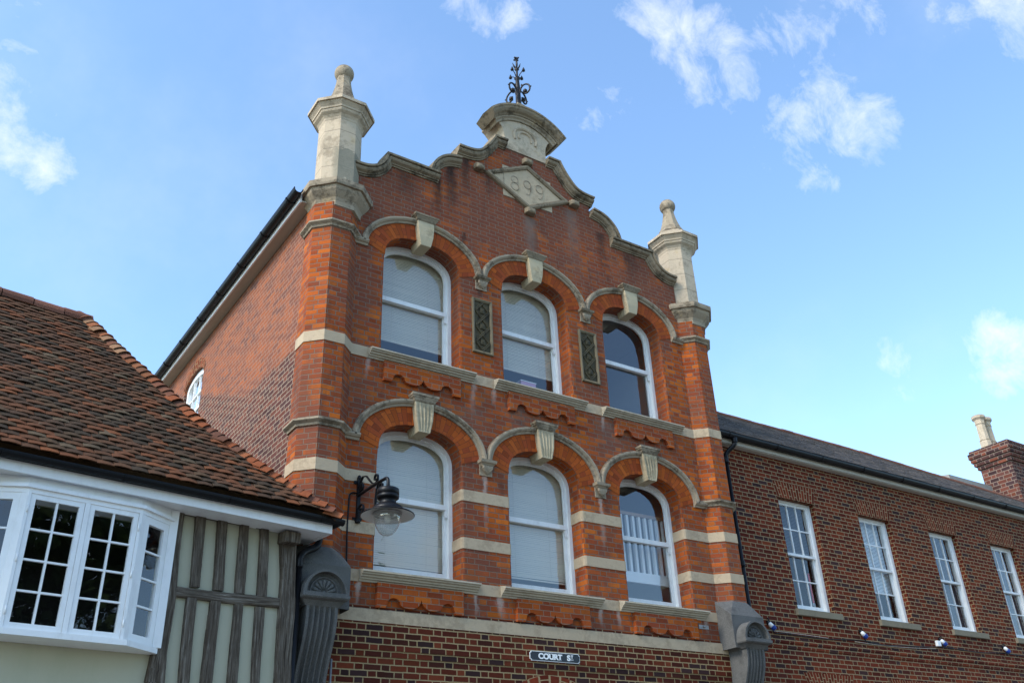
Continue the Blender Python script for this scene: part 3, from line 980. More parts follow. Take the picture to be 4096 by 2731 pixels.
def numeral(ch, x, z):
    mb = MB()
    y = -0.019
    r = 0.0105
    def C(cx, cz, rx, rz, a0, a1, n=20):
        return [(x + cx + rx * math.cos(R(a0 + (a1 - a0) * i / n)), z + cz + rz * math.sin(R(a0 + (a1 - a0) * i / n))) for i in range(n + 1)]
    if ch == '1':
        stroke(mb, [(x, z - 0.145), (x, z + 0.145)], r, y)
        stroke(mb, [(x - 0.04, z + 0.10), (x, z + 0.145)], r, y)
    if ch == '8':
        stroke(mb, C(0, 0.075, 0.068, 0.070, 0, 360), r, y)
        stroke(mb, C(0, -0.070, 0.082, 0.078, 0, 360), r, y)
    if ch == '9':
        stroke(mb, C(0, 0.062, 0.075, 0.083, 0, 360), r, y)
        stroke(mb, C(-0.005, 0.062, 0.080, 0.21, 0, -105), r, y)
    return mb.build('numeral', M['stone'], plaque)


for ch, x in (('1', -0.49), ('8', -0.265), ('9', -0.005), ('9', 0.245)):
    numeral(ch, x, PZ - 0.01)

# ---- turrets
OCT = R(22.5)


def octa(mb, prof, cx, cy):
    mb.lathe([(a, z) for a, z in prof], (cx, cy, 0), 8, smooth=False, rot=OCT, apothem=True)
    return mb


TY = 0.158
SH = 0.338
for tx, ts, bz in ((-3.395, -3.365, 0.0), (3.485, 3.51, 0.0)):
    sh_ = octa(MB(), [(SH, 4.62), (SH, 9.64)], tx, TY).build('turret_shaft', M['brick'], hall)
    octa(MB(), [(SH - 0.02, 9.58), (SH + 0.010, 9.59), (SH + 0.012, 9.66), (SH + 0.03, 9.71), (SH + 0.07, 9.76), (SH + 0.105, 9.81), (SH + 0.118, 9.85), (SH + 0.118, 9.868), (SH + 0.150, 9.872),
                (SH + 0.160, 9.905), (SH + 0.160, 9.965), (SH + 0.145, 9.975), (0.33, 10.02)], ts, TY).build('turret_capital', M['stone'], sh_)
    octa(MB(), [(0.305, 10.0), (0.300, 11.30)], ts, TY).build('turret_column', M['stone_turret'], sh_)
    octa(MB(), [(0.295, 11.22), (0.305, 11.235), (0.312, 11.27), (0.335, 11.31), (0.375, 11.345), (0.385, 11.365), (0.385, 11.385), (0.40, 11.39), (0.405, 11.42), (0.43, 11.455), (0.445, 11.475), (0.445, 11.49),
                (0.472, 11.492), (0.472, 11.545), (0.455, 11.56), (0.35, 11.60), (0.34, 11.66)], ts, TY).build('turret_cornice', M['stone_turret'], sh_)
    octa(MB(), [(0.335, 11.62), (0.325, 11.68), (0.24, 11.77), (0.185, 11.89), (0.148, 12.02), (0.122, 12.14), (0.107, 12.24), (0.104, 12.33)], ts, TY).build('turret_spirelet', M['stone'], sh_)
    MB().lathe([(0.155 * math.sin(R(a)), 12.435 - 0.155 * math.cos(R(a))) for a in range(8, 181, 11)], (ts, TY, 0), 24).build('ball_finial', M['stone'], sh_)
    for dz in (0, -3.01):
        octa(MB(), [(SH - 0.02, 9.215 + dz), (SH + 0.02, 9.222 + dz), (SH + 0.03, 9.25 + dz), (SH + 0.055, 9.268 + dz), (SH + 0.072, 9.282 + dz), (SH + 0.072, 9.305 + dz), (SH + 0.04, 9.322 + dz), (SH - 0.02, 9.332 + dz)], tx, TY).build('string_course', M['stone'], sh_)
    for z0, z1 in ((7.41, 7.565), (5.63, 5.785), (4.98, 5.127)):
        octa(MB(), [(SH - 0.02, z0), (SH + 0.010, z0 + 0.001), (SH + 0.010, z1 - 0.001), (SH - 0.02, z1)], tx, TY).build('stone_band', M['stone_band'], sh_)

# ---- stone bands across the piers
def pier_plan(i):
    """plan of the pier between openings i-1 and i, a little proud of the brick"""
    e = 0.009
    def jl(c):     # right jamb of the opening left of the pier
        return [(c + HALF - e, 0.26), (c + HALF - e, 0.032), (c + HALF + 0.008 - e * 0.8, 0.010 - e * 0.6), (c + HALF + 0.028 - e * 0.5, -e)]
    def jr(c):
        return [(c - HALF - 0.028 + e * 0.5, -e), (c - HALF - 0.008 + e * 0.8, 0.010 - e * 0.6), (c - HALF + e, 0.032), (c - HALF + e, 0.26)]
    a = [(-3.14, -e)] if i == 0 else jl(CXS[i - 1])
    b = [(3.18, -e)] if i == 3 else jr(CXS[i])
    if i == 0:
        a = [(-3.14, 0.1)] + a
    if i == 3:
        b = b + [(3.18, 0.1)]
    return a + b


for z0, z1 in ((5.63, 5.785), (4.98, 5.127)):
    for i in range(4):
        MB().prism(pier_plan(i), 'z', z0, z1).build('stone_band', M['stone_band'], hall)
for z0, z1 in ((7.405, 7.562), (4.392, 4.535)):
    for a, b in ((-3.14, CXS[0] - 0.80), (CXS[0] + 0.80, CXS[1] - 0.80), (CXS[1] + 0.80, CXS[2] - 0.80), (CXS[2] + 0.80, 3.18)):
        MB().box(a, b, -0.012, 0.06, z0, z1).build('stone_band', M['stone_band'], hall)
bb = MB()
bb.prism([(-0.034, 3.93), (-0.034, 4.075), (-0.012, 4.088), (0.05, 4.088), (0.05, 3.93)], 'x', -3.3, 3.22)
bb.build('stone_band', M['stone_band'], hall)
MB().box(-3.3, 3.2, -0.010, 0.05, 4.088, 4.110).build('brick_ledge', M['brick_dark'], hall)

# ---- arches, hoods, keystones, corbels, sills, aprons
SILLP = [(0.30, 7.565), (0.02, 7.560), (-0.135, 7.522), (-0.138, 7.500), (-0.118, 7.494), (-0.112, 7.478), (-0.085, 7.470), (-0.080, 7.452), (-0.055, 7.445), (-0.050, 7.428), (-0.028, 7.422), (-0.022, 7.402), (0.06, 7.400), (0.30, 7.40)]


def scallop(w=0.60):
    up = [(-w, 7.108), (-w + 0.115, 7.108)]
    pts = []
    pts += [(-0.485, 7.108)]
    for a in range(180, -1, -20):          # hollow
        pts.append((-0.375 + 0.088 * math.cos(R(a)), 7.165 + 0.070 * math.sin(R(a))))
    for a in range(180, 361, 20):          # lobe, ending in the cusp at the middle
        pts.append((-0.145 + 0.142 * math.cos(R(a)) * (1.0), 7.168 + 0.045 * math.sin(R(a)) + (0.07 * max(0, (a - 290)) / 70)))
    left = [(-w, 7.108)] + pts
    return left + [(-x, z) for x, z in reversed(left)]


protos = {}
for row, dz in enumerate((0.0, -3.007)):
    for i, cx in enumerate(CXS):
        # rubbed brick arch ring
        rg = MB()
        ii_ = sup(HALF - 0.003, HCR, 0)
        oo_ = [(0.915 * math.cos(math.pi * (1 - k / 26)), 0.61 * math.sin(math.pi * (1 - k / 26)) + 0.10) for k in range(27)]
        zz = ZS + (DZ if row else 0)
        L = 0
        for k in range(26):
            a, b, c, d = ii_[k], ii_[k + 1], oo_[k + 1], oo_[k]
            l2 = L + math.dist(((a[0] + d[0]) / 2, (a[1] + d[1]) / 2), ((b[0] + c[0]) / 2, (b[1] + c[1]) / 2))
            w0, w1 = math.dist(a, d), math.dist(b, c)
            rg.add([(cx + q[0], -0.006, zz + q[1]) for q in (a, b, c, d)], [(0, 1, 2, 3)], uv=[[(0, L), (0, l2), (w1, l2), (w0, L)]])
            L = l2
        rg.build('rubbed_brick_arch', M['rubbed'], hall)
        # hood mould
        zh = 9.245 + dz
        hp = [(cx + 0.960 * math.cos(math.pi * (1 - k / 30)), zh + 0.640 * math.sin(math.pi * (1 - k / 30))) for k in range(31)]
        pr = [(-0.050, -0.01), (-0.050, 0.030), (-0.022, 0.040), (-0.014, 0.060), (0.010, 0.078), (0.034, 0.078), (0.050, 0.055), (0.052, -0.01)]
        hood = MB().sweep(hp, pr, 0.0)
        if i == 0:
            hood.sweep([(-3.16, zh - 0.01), (cx - 0.91, zh - 0.01)], pr, 0.0)
        if i == 2:
            hood.sweep([(cx + 0.91, zh - 0.01), (3.22, zh - 0.01)], pr, 0.0)
        hood.build('hood_mould', M['stone'], hall)
        # keystone and its cap
        ks = MB()
        sect = [(0.142, 9.90, -0.095), (0.137, 9.78, -0.105), (0.120, 9.62, -0.110), (0.096, 9.50, -0.100), (0.086, 9.455, -0.095)]
        if row == 0:
            ks.loft([[(cx - w_, y_, z + dz), (cx + w_, y_, z + dz), (cx + w_, 0.20, z + dz), (cx - w_, 0.20, z + dz)] for w_, z, y_ in sect])
        else:
            rings = []
            for w_, z, y_ in sect:
                rr = []
                for k in range(25):
                    q = -1 + 2 * k / 24
                    fl = 0.0
                    if abs(q) < 0.82:
                        fl = 0.020 * abs(math.sin(q / 0.82 * 2 * math.pi))
                        fl = fl if 9.48 < z < 9.88 else 0.0
                    rr.append((cx + q * w_, y_ + fl, z + dz))
                rr += [(cx + w_, 0.20, z + dz), (cx - w_, 0.20, z + dz)]
                rings.append(rr)
            # flutes stop short of both ends
            full = [rings[0]]
            for a, b in zip(rings, rings[1:]):
                full += [[tuple(Vector(p) * 0.88 + Vector(q) * 0.12) for p, q in zip(a, b)]] if a is rings[0] else []
                full.append(b)
            ks.loft(full)
        key = ks.build('keystone', M['key_stone'], hall, bevel=0.008 if row == 0 else 0.0)
        cp = MB()
        cp.loft([[(cx - w_, -b_, z + dz), (cx + w_, -b_, z + dz), (cx + w_, 0.02, z + dz), (cx - w_, 0.02, z + dz)]
                 for w_, b_, z in ((0.145, 0.098, 9.885), (0.160, 0.110, 9.900), (0.168, 0.118, 9.925), (0.190, 0.130, 9.945), (0.192, 0.132, 9.962), (0.203, 0.142, 9.966), (0.205, 0.143, 9.998), (0.150, 0.060, 10.025))])
        cp.build('keystone_cap', M['stone_dark'] if row == 0 else M['stone'], key)
        # sill
        sl_ = MB()
        sl_.prism([(y, z + dz) for y, z in SILLP], 'x', cx - 0.826, cx + 0.826)
        sl_.build('window_sill', M['stone_sill'], hall)
        # scalloped brick apron
        ap = MB()
        lo = scallop()
        ap.prism([(cx + x, z + dz) for x, z in lo] + [(cx + 0.60, 7.40 + dz), (cx - 0.60, 7.40 + dz)], 'y', -0.060, 0.05)
        ap.build('scalloped_apron', M['brick_bright'], hall)
    for cx in (-0.99, 1.025):
        cb_ = MB()
        zc = 9.245 + dz
        cb_.loft([[(cx - w_, -b_, z + zc), (cx + w_, -b_, z + zc), (cx + w_, 0.03, z + zc), (cx - w_, 0.03, z + zc)]
                  for w_, b_, z in ((0.085, 0.05, -0.085), (0.095, 0.075, -0.07), (0.105, 0.085, -0.055), (0.125, 0.108, -0.04), (0.130, 0.115, -0.005), (0.120, 0.09, 0.01))])
        corb = cb_.build('corbel', M['stone_dark'] if row == 0 else M['stone'], hall)
        MB().box(cx - 0.10, cx + 0.10, -0.02, 0.04, zc - 0.21, zc - 0.02).build('corbel_back', M['stone'], corb)
        lf = MB()
        for k in range(-2, 3):
            lf.loft([[(cx + k * 0.034 * q + r * math.cos(R(a)), -0.035 - 0.03 * q + r * math.sin(R(a)), zc + z) for a in range(0, 360, 45)]
                     for q, r, z in ((0.15, 0.006, -0.19), (0.55, 0.018, -0.16), (0.9, 0.022, -0.12), (1.0, 0.020, -0.08))])
        lf.build('carved_leaf', M['stone'], corb)

# small brick stops at the top of each rounded jamb
# ---- terracotta lattice panels between the upper windows
for cx in (-0.985, 1.035):
    x0, x1, z0, z1 = cx - 0.178, cx + 0.178, 7.93, 8.865
    tp = MB().box(x0 + 0.03, x1 - 0.03, -0.004, 0.05, z0 + 0.03, z1 - 0.03)
    for k in range(3):
        zc = z0 + 0.20 + k * 0.268
        tp.loft([[(cx - w_, y_, zc - w_ * 1.1), (cx + w_, y_, zc - w_ * 1.1), (cx + w_, y_, zc + w_ * 1.1), (cx - w_, y_, zc + w_ * 1.1)] for w_, y_ in ((0.045, 0.0), (0.040, -0.018), (0.010, -0.026))])
    pan = tp.build('terracotta_panel', M['terracotta'], hall)
    MB().sweep([(x0 + 0.024, z0 + 0.024), (x0 + 0.024, z1 - 0.024), (x1 - 0.024, z1 - 0.024), (x1 - 0.024, z0 + 0.024)], [(-0.022, -0.01), (-0.022, 0.018), (-0.005, 0.030), (0.012, 0.036), (0.024, 0.028), (0.024, -0.01)], 0.0, closed=True).build('panel_frame', M['terracotta_frame'], pan)
    st = MB()
    zz0 = z0 + 0.055
    hh = 0.134
    for k in range(-1, 6):
        for sgn in (-1, 1):
            za, zb = zz0 + k * hh + 0.01, zz0 + (k + 2) * hh + 0.01
            xa, xb = cx - sgn * 0.12, cx + sgn * 0.12
            ta = max(0.0, (z0 + 0.05 - za) / (zb - za))
            tb = min(1.0, (z1 - 0.05 - za) / (zb - za))
            if ta >= tb or k % 2 == 0:
                continue
            p = [(xa + (xb - xa) * ta, za + (zb - za) * ta), (xa + (xb - xa) * tb, za + (zb - za) * tb)]
            st.sweep(p, [(-0.024, -0.004), (-0.016, 0.020), (0, 0.014), (0.016, 0.020), (0.024, -0.004)], -0.004 - 0.002 * sgn)
    st.build('lattice_strap', M['terracotta'], pan)


# ---- sash windows
def ring_path(off, zb):
    a = sup(HALF - off, HCR - off, 0)
    hj = HALF - off
    return [(-hj, zb)] + [(x, ZS + z) for x, z in a] + [(hj, zb)]


def arched_window(cx, dz, blind, zblind, slat):
    fr = MB()
    Y = 0.255
    zm = 8.605
    F = lambda pts, y: [(cx + x, y, z + dz) for x, z in pts]
    o_, i_ = ring_path(-0.004, 7.53), ring_path(0.056, 7.53)
    fr.loft([F(o_, Y), F(i_, Y), F(i_, Y + 0.11), F(o_, Y + 0.11), F(o_, Y)], cap=False, closed=False)
    fr.box(cx - 0.60, cx + 0.60, Y - 0.01, Y + 0.12, 7.525 + dz, 7.59 + dz)
    win = fr.build('window', M['white_sash'], hall)
    us = MB()
    a_, b_ = ring_path(0.056, zm), ring_path(0.103, zm)
    us.loft([F(a_, Y + 0.026), F(b_, Y + 0.026), F(b_, Y + 0.062), F(a_, Y + 0.062), F(a_, Y + 0.026)], cap=False, closed=False)
    us.box(cx - 0.570, cx + 0.570, Y + 0.021, Y + 0.064, zm - 0.034 + dz, zm + 0.034 + dz)
    for s_ in (-1, 1):       # horns
        x = cx + s_ * 0.547
        us.loft([[(x - 0.021, Y + 0.027, z + dz), (x + 0.021, Y + 0.027, z + dz), (x + 0.021, Y + y_, z + dz), (x - 0.021, Y + y_, z + dz)]
                 for z, y_ in ((zm - 0.03, 0.062), (zm - 0.08, 0.061), (zm - 0.10, 0.048), (zm - 0.125, 0.040), (zm - 0.14, 0.030))])
    us.build('sash', M['white_sash'], win)
    ls = MB()
    for s_ in (-1, 1):
        x = cx + s_ * 0.547
        ls.box(x - 0.024, x + 0.024, Y + 0.065, Y + 0.102, 7.59 + dz, zm + 0.03 + dz)
    ls.box(cx - 0.524, cx + 0.524, Y + 0.065, Y + 0.102, 7.59 + dz, 7.715 + dz)
    ls.box(cx - 0.524, cx + 0.524, Y + 0.065, Y + 0.102, zm - 0.03 + dz, zm + 0.03 + dz)
    ls.build('sash', M['white_sash'], win)
    up = ring_path(0.095, zm)
    MB().add([(cx + x, Y + 0.044, z + dz) for x, z in up], [tuple(range(len(up)))]).build('pane', M['glass'], win)
    MB().add([(cx - 0.53, Y + 0.084, 7.70 + dz), (cx + 0.53, Y + 0.084, 7.70 + dz), (cx + 0.53, Y + 0.084, zm + dz), (cx - 0.53, Y + 0.084, zm + dz)], [(0, 1, 2, 3)]).build('pane', M['glass'], win)
    if blind:
        bl = MB()
        z = 9.62
        yb = Y + 0.135
        while z > zblind:
            zz = z + dz
            j = random.uniform(-0.0015, 0.0015)
            k_ = random.uniform(-0.002, 0.002)
            bl.add([(cx - 0.585, yb, zz - 0.0135 + j - k_), (cx + 0.585, yb, zz - 0.0135 + j + k_), (cx + 0.585, yb + 0.002, zz + 0.001), (cx - 0.585, yb + 0.002, zz + 0.001),
                    (cx + 0.585, yb + 0.0065, zz + 0.0140), (cx - 0.585, yb + 0.0065, zz + 0.0140)], [(0, 1, 2, 3), (3, 2, 4, 5)])
            z -= 0.0265
        bl.box(cx - 0.585, cx + 0.585, yb - 0.004, yb + 0.02, zblind - 0.030 + dz, zblind - 0.010 + dz)
        for x in (-0.3, 0.3):
            bl.box(cx + x - 0.002, cx + x + 0.002, yb - 0.006, yb - 0.003, zblind - 0.02 + dz, 9.55 + dz)
        bl.build('blind', M[slat], win)
    return win


arched_window(CXS[0], 0.0, True, 8.00, 'blind')
arched_window(CXS[1], 0.0, True, 8.05, 'blind')
arched_window(CXS[2], 0.0, False, 0, 'blind')
arched_window(CXS[0], DZ, True, 7.75, 'blind')
arched_window(CXS[1], DZ, True, 7.83, 'blind')
arched_window(CXS[2], DZ, False, 0, 'blind')

# rooms behind the front: floors, ceiling and partition
it = MB()
it.box(-3.35, 3.35, 0.46, 4.2, 7.05, 7.25)
it.box(-3.35, 3.35, 0.46, 4.2, 3.95, 4.12)
it.box(-3.35, 3.35, 0.46, 4.2, 9.78, 9.86)
for x in (-0.99, 1.02):
    it.box(x - 0.06, x + 0.06, 0.46, 4.2, 4.12, 9.78)
it.box(-3.35, 3.35, 4.2, 4.3, 3.95, 9.86)
it.box(-3.40, -3.34, 0.46, 4.3, 3.95, 9.86)
it.box(3.34, 3.40, 0.46, 4.3, 3.95, 9.86)
it.build('interior_wall', M['interior'], hall)

# landing balustrade seen through the right-hand lower window
bs = MB().box(1.30, 2.80, 0.50, 0.56, 5.00, 5.16).build('landing_balustrade', M['white_plastic'], hall)
MB().box(1.30, 2.80, 0.49, 0.57, 6.06, 6.11).build('handrail', M['handrail'], bs)
k = 0
x = 1.46
while x < 2.75:
    MB().box(x - 0.022, x + 0.022, 0.508, 0.552, 5.16, 6.06).build('spindle', M['white_plastic'], bs)
    x += 0.125

# ---- granite consoles of the shop front
for tx in (-3.405, 3.455):
    a = 0.345
    oc = [(a / math.cos(math.pi / 8) * math.cos(OCT + k * math.pi / 4), a / math.cos(math.pi / 8) * math.sin(OCT + k * math.pi / 4)) for k in range(8)]
    rings = []
    TYc = 0.158
    w_ = 0.345
    sq = []
    for (x, y) in oc:
        sq.append((math.copysign(w_, x), math.copysign(w_, y)))
    g = MB()
    FRONT = -0.30
    def sqy(y):
        return FRONT if y < 0 else 0.3
    bot = [(tx + x, sqy(y), 3.98) for x, y in sq]
    mid = [(tx + x, sqy(y), 4.46) for x, y in sq]
    topr = [(tx + x, max(TYc + y, -0.19), 4.70) for x, y in oc]
    vs = bot + mid + topr
    fs = []
    for k in range(8):
        j = (k + 1) % 8
        if k % 2 == 1 or True:
            fs.append((k, j, 8 + j, 8 + k))
            fs.append((8 + k, 8 + j, 16 + j, 16 + k))
    fs.append(tuple(range(16, 24)))
    g.add(vs, [f for f in fs])
    blk = g.build('granite_console', M['granite'], hall, bevel=0.006)
    # drum with its fan
    fz, fr_, fy = 4.085, 0.272, -0.48
    cxd = -3.42 if tx < 0 else 3.42
    dr = MB()
    dp = [(fr_, -0.005)] + [(fr_ * math.cos(R(q)), fr_ * math.sin(R(q))) for q in range(0, 181, 9)] + [(-fr_, -0.005)]
    din = [(fr_ * 0.84 * math.cos(R(q)), fr_ * 0.84 * math.sin(R(q)) + 0.018) for q in range(0, 181, 9)]
    din = [(din[0][0], 0.018)] + din + [(din[-1][0], 0.018)]
    dr.loft([[(cxd + x, 0.0, fz + z) for x, z in dp], [(cxd + x, fy, fz + z) for x, z in dp], [(cxd + x, fy, fz + z) for x, z in din], [(cxd + x, fy + 0.085, fz + z) for x, z in din]], cap=False)
    dr.add([(cxd + x, fy + 0.085, fz + z) for x, z in din], [tuple(range(len(din)))])
    drum = dr.build('fan_drum', M['granite'], blk)
    fl = MB()
    rim = arc(cxd, fz + 0.03, 0.165, 0, 180, 18)
    fl.sweep(rim, [(-0.010, 0), (-0.005, 0.02), (0.006, 0.02), (0.012, 0)], fy + 0.085)
    for k in range(7):
        an = R(12 + 26 * k)
        d_ = Vector((math.cos(an), 0, math.sin(an)))
        c_ = Vector((cxd, fy + 0.078, fz + 0.035))
        fl.tube([c_ + d_ * 0.03, c_ + d_ * 0.08, c_ + d_ * 0.12, c_ + d_ * 0.14], [0.008, 0.016, 0.024, 0.012], 8)
    fl.lathe([(0.0, -0.02), (0.024, 0.0), (0.0, 0.02)], (cxd, fy + 0.072, fz + 0.03), 10)
    fl.build('carved_fan', M['granite'], blk)
    pt = MB()
    pt.loft([[(cxd - q, -b_, z), (cxd + q, -b_, z), (cxd + q, 0.02, z), (cxd - q, 0.02, z)] for q, b_, z in ((0.205, 0.385, 3.965), (0.215, 0.40, 3.985), (0.245, 0.43, 4.02), (0.272, 0.48, 4.035), (0.280, 0.495, 4.05), (0.280, 0.495, 4.085))])
    pt.build('console_cap', M['granite'], blk)
    # fluted scroll
    side = [(3.985, -0.385), (3.92, -0.390), (3.84, -0.385), (3.74, -0.368), (3.64, -0.335), (3.54, -0.292), (3.44, -0.245), (3.34, -0.200), (3.24, -0.165), (3.14, -0.140), (3.02, -0.125), (2.85, -0.12), (2.5, -0.12)]
    rings = []
    for z, y in side:
        rr = []
        for k in range(81):
            q = -1 + 2 * k / 80
            dep = 0.0
            if abs(q) < 0.86 and 3.05 < z < 3.93:
                ph = (q + 0.86) / 1.72 * 5
                dep = 0.045 * math.sqrt(max(0.0, 1 - min(1.0, abs(2 * (ph - math.floor(ph)) - 1) / 0.75) ** 2))
            rr.append((cxd + q * 0.185, y + dep, z))
        rr += [(cxd + 0.185, 0.02, z), (cxd - 0.185, 0.02, z)]
        rings.append(rr)
    MB().loft(rings).build('scroll', M['granite'], blk)
    MB().box(cxd - 0.19, cxd + 0.19, -0.11, 0.05, 0.0, 3.4).build('pilaster', M['granite'], blk)
# anchor plate at the right
an = MB().box(2.70, 2.90, -0.012, 0.02, 4.27, 4.33)
anc = an.build('anchor_plate', M['steel'], hall)
MB().lathe([(0.020, 0), (0.020, 0.02), (0.010, 0.028)], (0, 0, 0), 6).build('bolt', M['steel'], anc, loc=(2.80, -0.02, 4.29))
# grey conduit at the lower left corner
MB().tube([(-3.14, -0.05, 2.0), (-3.14, -0.05, 3.48)], 0.013, 6).build('conduit', M['steel'], hall)

# ================================================================== THE TERRACE BUILDING ON THE RIGHT
YR = 0.15
terr = thing('terrace_building', 'long low brown brick building with a slate roof and a row of white sash windows', 'building', (8.0, YR, 0))
TC = (5.675, 7.86, 10.03, 12.175)
TZ0, TZ1, TW = 4.81, 6.76, 0.478
outl = [(3.70, 0.0), (16.5, 0.0), (16.5, 7.50), (3.70, 7.50)]
hl = [[(c - TW, TZ0), (c - TW, TZ1), (c + TW, TZ1), (c + TW, TZ0)] for c in TC]
v2, f2 = fill(outl, hl)
tw = MB()
tw.add([(x, YR, z) for x, z in v2], f2)
for h in hl:
    for k in range(4):
        a, b = h[k], h[(k + 1) % 4]
        tw.add([(a[0], YR, a[1]), (b[0], YR, b[1]), (b[0], YR + 0.3, b[1]), (a[0], YR + 0.3, a[1])], [(0, 1, 2, 3)])
tw.box(3.70, 16.5, YR - 0.030, YR - 0.001, 4.235, 4.29)
tw.box(3.70, 16.5, YR - 0.015, YR - 0.001, 4.160, 4.235)
tw.build('front_wall', M['brick_terrace'], terr)
# the wall above the step is built out flush with the string course
MB().box(16.2, 16.5, YR + 0.01, 6.5, 0, 7.5).build('side_wall', M['brick_terrace'], terr)
MB().box(3.8, 16.5, 6.5, 6.8, 0, 7.5).build('rear_wall', M['brick_terrace'], terr)
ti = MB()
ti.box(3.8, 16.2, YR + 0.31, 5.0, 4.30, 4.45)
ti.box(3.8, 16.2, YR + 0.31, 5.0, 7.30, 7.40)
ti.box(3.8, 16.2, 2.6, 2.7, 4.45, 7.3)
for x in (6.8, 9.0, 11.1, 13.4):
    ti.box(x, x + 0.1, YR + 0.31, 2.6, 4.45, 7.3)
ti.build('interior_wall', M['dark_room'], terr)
for i, c in enumerate(TC + (14.34,)):
    fa_ = MB()
    n = 15
    for k in range(n):
        q0, q1 = -1 + 2 * k / n, -1 + 2 * (k + 1) / n
        lo, hi = 0.482, 0.560
        fa_.add([(c + q0 * lo, YR - 0.006, TZ1), (c + q1 * lo, YR - 0.006, TZ1), (c + q1 * hi, YR - 0.006, 7.055), (c + q0 * hi, YR - 0.006, 7.055)], [(0, 1, 2, 3)],
                uv=[[(0, k * 0.0737), (0, (k + 1) * 0.0737), (0.297, (k + 1) * 0.0737), (0.297, k * 0.0737)]])
    fa_.build('flat_arch', M['brick_arch_flat'], terr)
    if i < 4:
        fb_ = MB()
        for k in range(n + 2):
            q0, q1 = -1 + 2 * k / (n + 2), -1 + 2 * (k + 1) / (n + 2)
            lo, hi = 0.50, 0.62
            fb_.add([(c - 0.02 + q0 * lo, YR - 0.006, 3.52), (c - 0.02 + q1 * lo, YR - 0.006, 3.52), (c - 0.02 + q1 * hi, YR - 0.006, 3.80), (c - 0.02 + q0 * hi, YR - 0.006, 3.80)], [(0, 1, 2, 3)],
                    uv=[[(0, k * 0.0737), (0, (k + 1) * 0.0737), (0.297, (k + 1) * 0.0737), (0.297, k * 0.0737)]])
        fb_.build('flat_arch', M['brick_arch_flat'], terr)
blind_to = [5.92, 5.42, 4.95, 4.95]
blind_mat = ['blind_grey', 'blind_white', 'blind_grey', 'blind_grey']
for i, c in enumerate(TC):
    yf = YR + 0.11
    w = TW
    fr = MB()
    for s_ in (-1, 1):
        fr.box(c + s_ * (w - 0.032) - 0.036, c + s_ * (w - 0.032) + 0.036, yf, yf + 0.13, TZ0 + 0.03, TZ1 + 0.02)
    fr.box(c - w + 0.06, c + w - 0.06, yf, yf + 0.13, TZ1 - 0.035, TZ1 + 0.02)
    fr.box(c - w + 0.06, c + w - 0.06, yf - 0.02, yf + 0.13, TZ0 - 0.01, TZ0 + 0.052)
    win = fr.build('window', M['white_sash'], terr)
    zm = 5.80
    gi = w - 0.068
    for top_ in (1, 0):
        y0 = yf + (0.025 if top_ else 0.066)
        za, zb = (zm - 0.022, TZ1 - 0.035) if top_ else (TZ0 + 0.052, zm + 0.022)
        s2 = MB()
        st = 0.036
        for s_ in (-1, 1):
            s2.box(c + s_ * (gi - st / 2) - st / 2, c + s_ * (gi - st / 2) + st / 2, y0, y0 + 0.038, za, zb)
        s2.box(c - gi + st, c + gi - st, y0, y0 + 0.038, zb - 0.042, zb)
        s2.box(c - gi + st, c + gi - st, y0, y0 + 0.038, za, za + (0.042 if top_ else 0.075))
        for x in (-0.118, 0.118):
            s2.box(c + x - 0.010, c + x + 0.010, y0 + 0.004, y0 + 0.034, za + 0.04, zb - 0.04)
        zc = (za + zb) / 2 + (0 if top_ else 0.015)
        s2.box(c - gi + st, c + gi - st, y0 + 0.005, y0 + 0.033, zc - 0.010, zc + 0.010)
        s2.build('sash', M['white_sash'], win)
        MB().add([(c - gi + 0.02, y0 + 0.019, za + 0.03), (c + gi - 0.02, y0 + 0.019, za + 0.03), (c + gi - 0.02, y0 + 0.019, zb - 0.03), (c - gi + 0.02, y0 + 0.019, zb - 0.03)], [(0, 1, 2, 3)]).build('pane', M['glass_old'], win)
    bl = MB()
    z = TZ1 - 0.03
    while z > blind_to[i]:
        bl.add([(c - gi - 0.02, yf + 0.16, z - 0.012), (c + gi + 0.02, yf + 0.16, z - 0.012), (c + gi + 0.02, yf + 0.174, z + 0.0115), (c - gi - 0.02, yf + 0.174, z + 0.0115)], [(0, 1, 2, 3)])
        z -= 0.0265
    bl.box(c - gi - 0.02, c + gi + 0.02, yf + 0.16, yf + 0.18, blind_to[i] - (0.09 if i == 0 else 0.03), blind_to[i] - 0.008)
    bl.build('blind', M[blind_mat[i]], win)
    sl2 = MB().prism([(YR + 0.12, TZ0 + 0.01), (YR - 0.055, TZ0 - 0.003), (YR - 0.055, TZ0 - 0.108), (YR + 0.12, TZ0 - 0.108)], 'x', c - w - 0.075, c + w + 0.115)
    sl2.build('window_sill', M['sill_brown'], terr, bevel=0.006)

